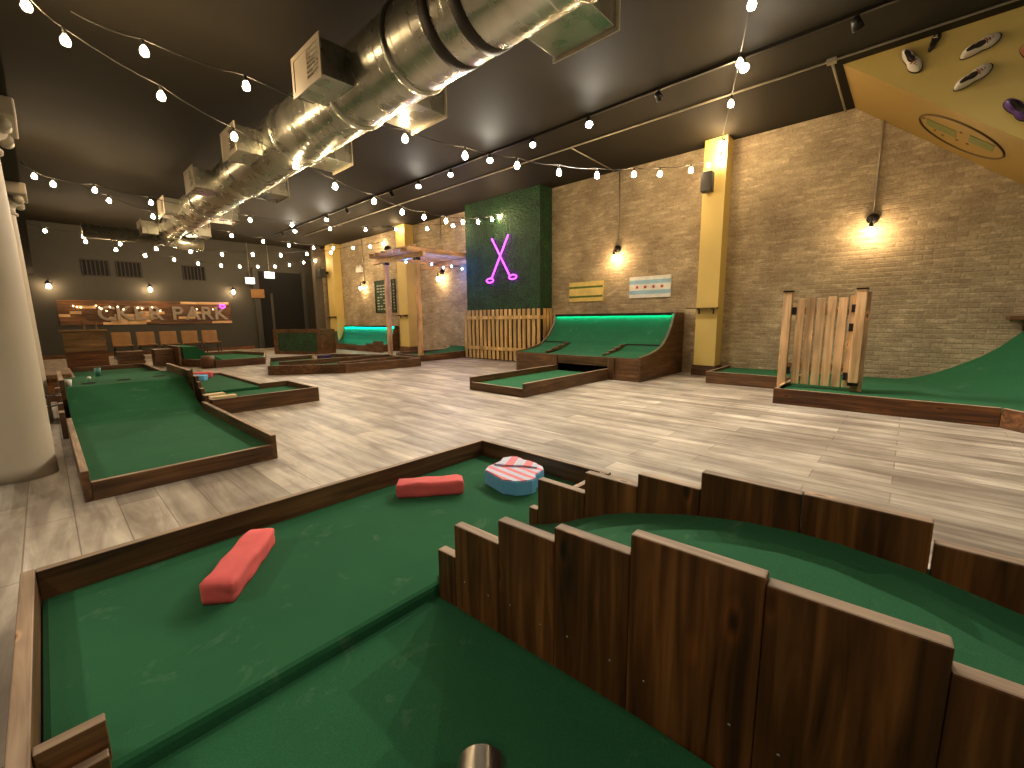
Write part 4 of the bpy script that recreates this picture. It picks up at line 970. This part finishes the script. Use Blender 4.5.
# ------------------------------------------------------------------ string lights
def on_plane(px, py, A_, B_):
    """where the sight line through a bulb meets the vertical sheet its cable hangs in"""
    a = (px-512)/430; b_ = -(py-384)/430
    d_ = r2*a+u2*b_+fw; o_ = Vector((0, 0, 1.15)); n_ = Vector((B_[1]-A_[1], -(B_[0]-A_[0]), 0))
    t_ = (Vector((A_[0], A_[1], 0))-o_).dot(n_)/d_.dot(n_)
    return o_+d_*t_
STR = [
 ([(144,49),(246,84),(331,116),(405,137),(465,154),(517,164),(559,171),(597,174),(634,173),(660,172.5),(691,169),(709,164)], (.6, 5.9), (8.56, 3.03), 'string of warm bulbs crossing below the duct to the nearest yellow pillar'),
 ([(26,3),(65,38),(161,94),(234,135),(296,164),(335,185),(374,200),(402,211),(424,216),(446,220),(463,221),(478,221),(492,218.6),(499,216)], (.24, 5.9), (8.42, 8.2), 'string of warm bulbs from upper left corner to the hedge panel'),
 ([(721,158),(724,144),(723,128),(731,102),(740,61),(752,2)], (8.55, 2.78), (4.62, 1.31), 'string of warm bulbs running from nearest pillar up towards the viewer'),
 ([(34,175),(53,183),(94.5,189),(151,201.6),(202,211),(250,219),(292,224),(330,228),(365.5,229),(396,228)], (.23, 11.6), (8.58, 13.0), 'string of warm bulbs from left columns to pillar behind the pergola'),
 ([(45,230),(83.6,236),(120,243),(156,248),(190.5,251),(222,253.5),(252.6,254),(280.7,254.7),(307,253.5),(331,252),(353,247.6),(370,246),(383,243)], (.4, 17.8), (8.9, 14.6), 'upper of two far strings of warm bulbs ending over pergola'),
 ([(85.6,241),(116,249),(145,255),(174,259),(198,263),(221,265),(239.7,266),(257.7,266),(275,266),(289.6,264.5),(303.7,262),(315,260)], (1.2, 18.4), (8.56, 19.2), 'lowest far string of warm bulbs ending at farthest yellow pillar'),
 ([(109,199.5),(153,215.6),(195,227),(231.5,235),(263,240.6),(289,244.6),(313.5,247),(333.4,247.7)], (1.3, 12.8), (8.9, 16.6), 'string of warm bulbs passing under the far end of the duct'),
 ([(427,228),(453,225),(487,226)], (6.6, 12.0), (8.4, 9.3), 'short string of warm bulbs between pergola and hedge panel'),
]
for pts, A_, B_, lb in STR:
    P = [on_plane(x, y, A_, B_) for x, y in pts]
    P = [Vector((p.x, p.y, min(p.z, ZC-.15))) for p in P]
    T = thing('string_light', lb, 'string light', tuple(P[len(P)//2]), 'string lights')
    cab = [p+Vector((0, 0, .085)) for p in P]
    fine = []
    ext0 = cab[0]+(cab[0]-cab[1])*.6; ext0.z = min(ZC-.01, max(ext0.z, cab[0].z+.1)); ext1 = cab[-1]+(cab[-1]-cab[-2])*.25; ext1.z = min(ZC-.01, ext1.z+.05); ext1.x = min(ext1.x, XW-.03)
    if ext0.x < .05: ext0.x = .05
    ch = [ext0]+cab+[ext1]
    for i in range(len(ch)-1):
        for k in range(4):
            t_ = k/4; p = ch[i].lerp(ch[i+1], t_); p.z -= .05*4*t_*(1-t_)*.6; fine.append(tuple(p))
    fine.append(tuple(ch[-1]))
    mesh_obj('cable', MB().tube(fine, .006, 5), 'cable_black', T)
    for p in P:
        mesh_obj('socket', MB().lathe([(.0001, .085), (.014, .08), (.017, .03), (.015, .025)], tuple(p), 8), 'black_plastic', T)
        mesh_obj('bulb', MB().lathe([(.015, .025), (.03, .0), (.037, -.027), (.03, -.055), (.0001, -.07)], tuple(p), 10), 'bulb_warm', T)
# ------------------------------------------------------------------ world and colour
w = bpy.data.worlds.new('world'); SC.world = w; w.use_nodes = True
w.node_tree.nodes['Background'].inputs[0].default_value = (.9, .7, .45, 1); w.node_tree.nodes['Background'].inputs[1].default_value = .0
SC.view_settings.view_transform = 'Standard'; SC.view_settings.look = 'None'; SC.view_settings.gamma = 1; SC.view_settings.use_curve_mapping = False
SC.view_settings.exposure = 0.85
for o in SC.objects:
    if '_base' in o: del o['_base']
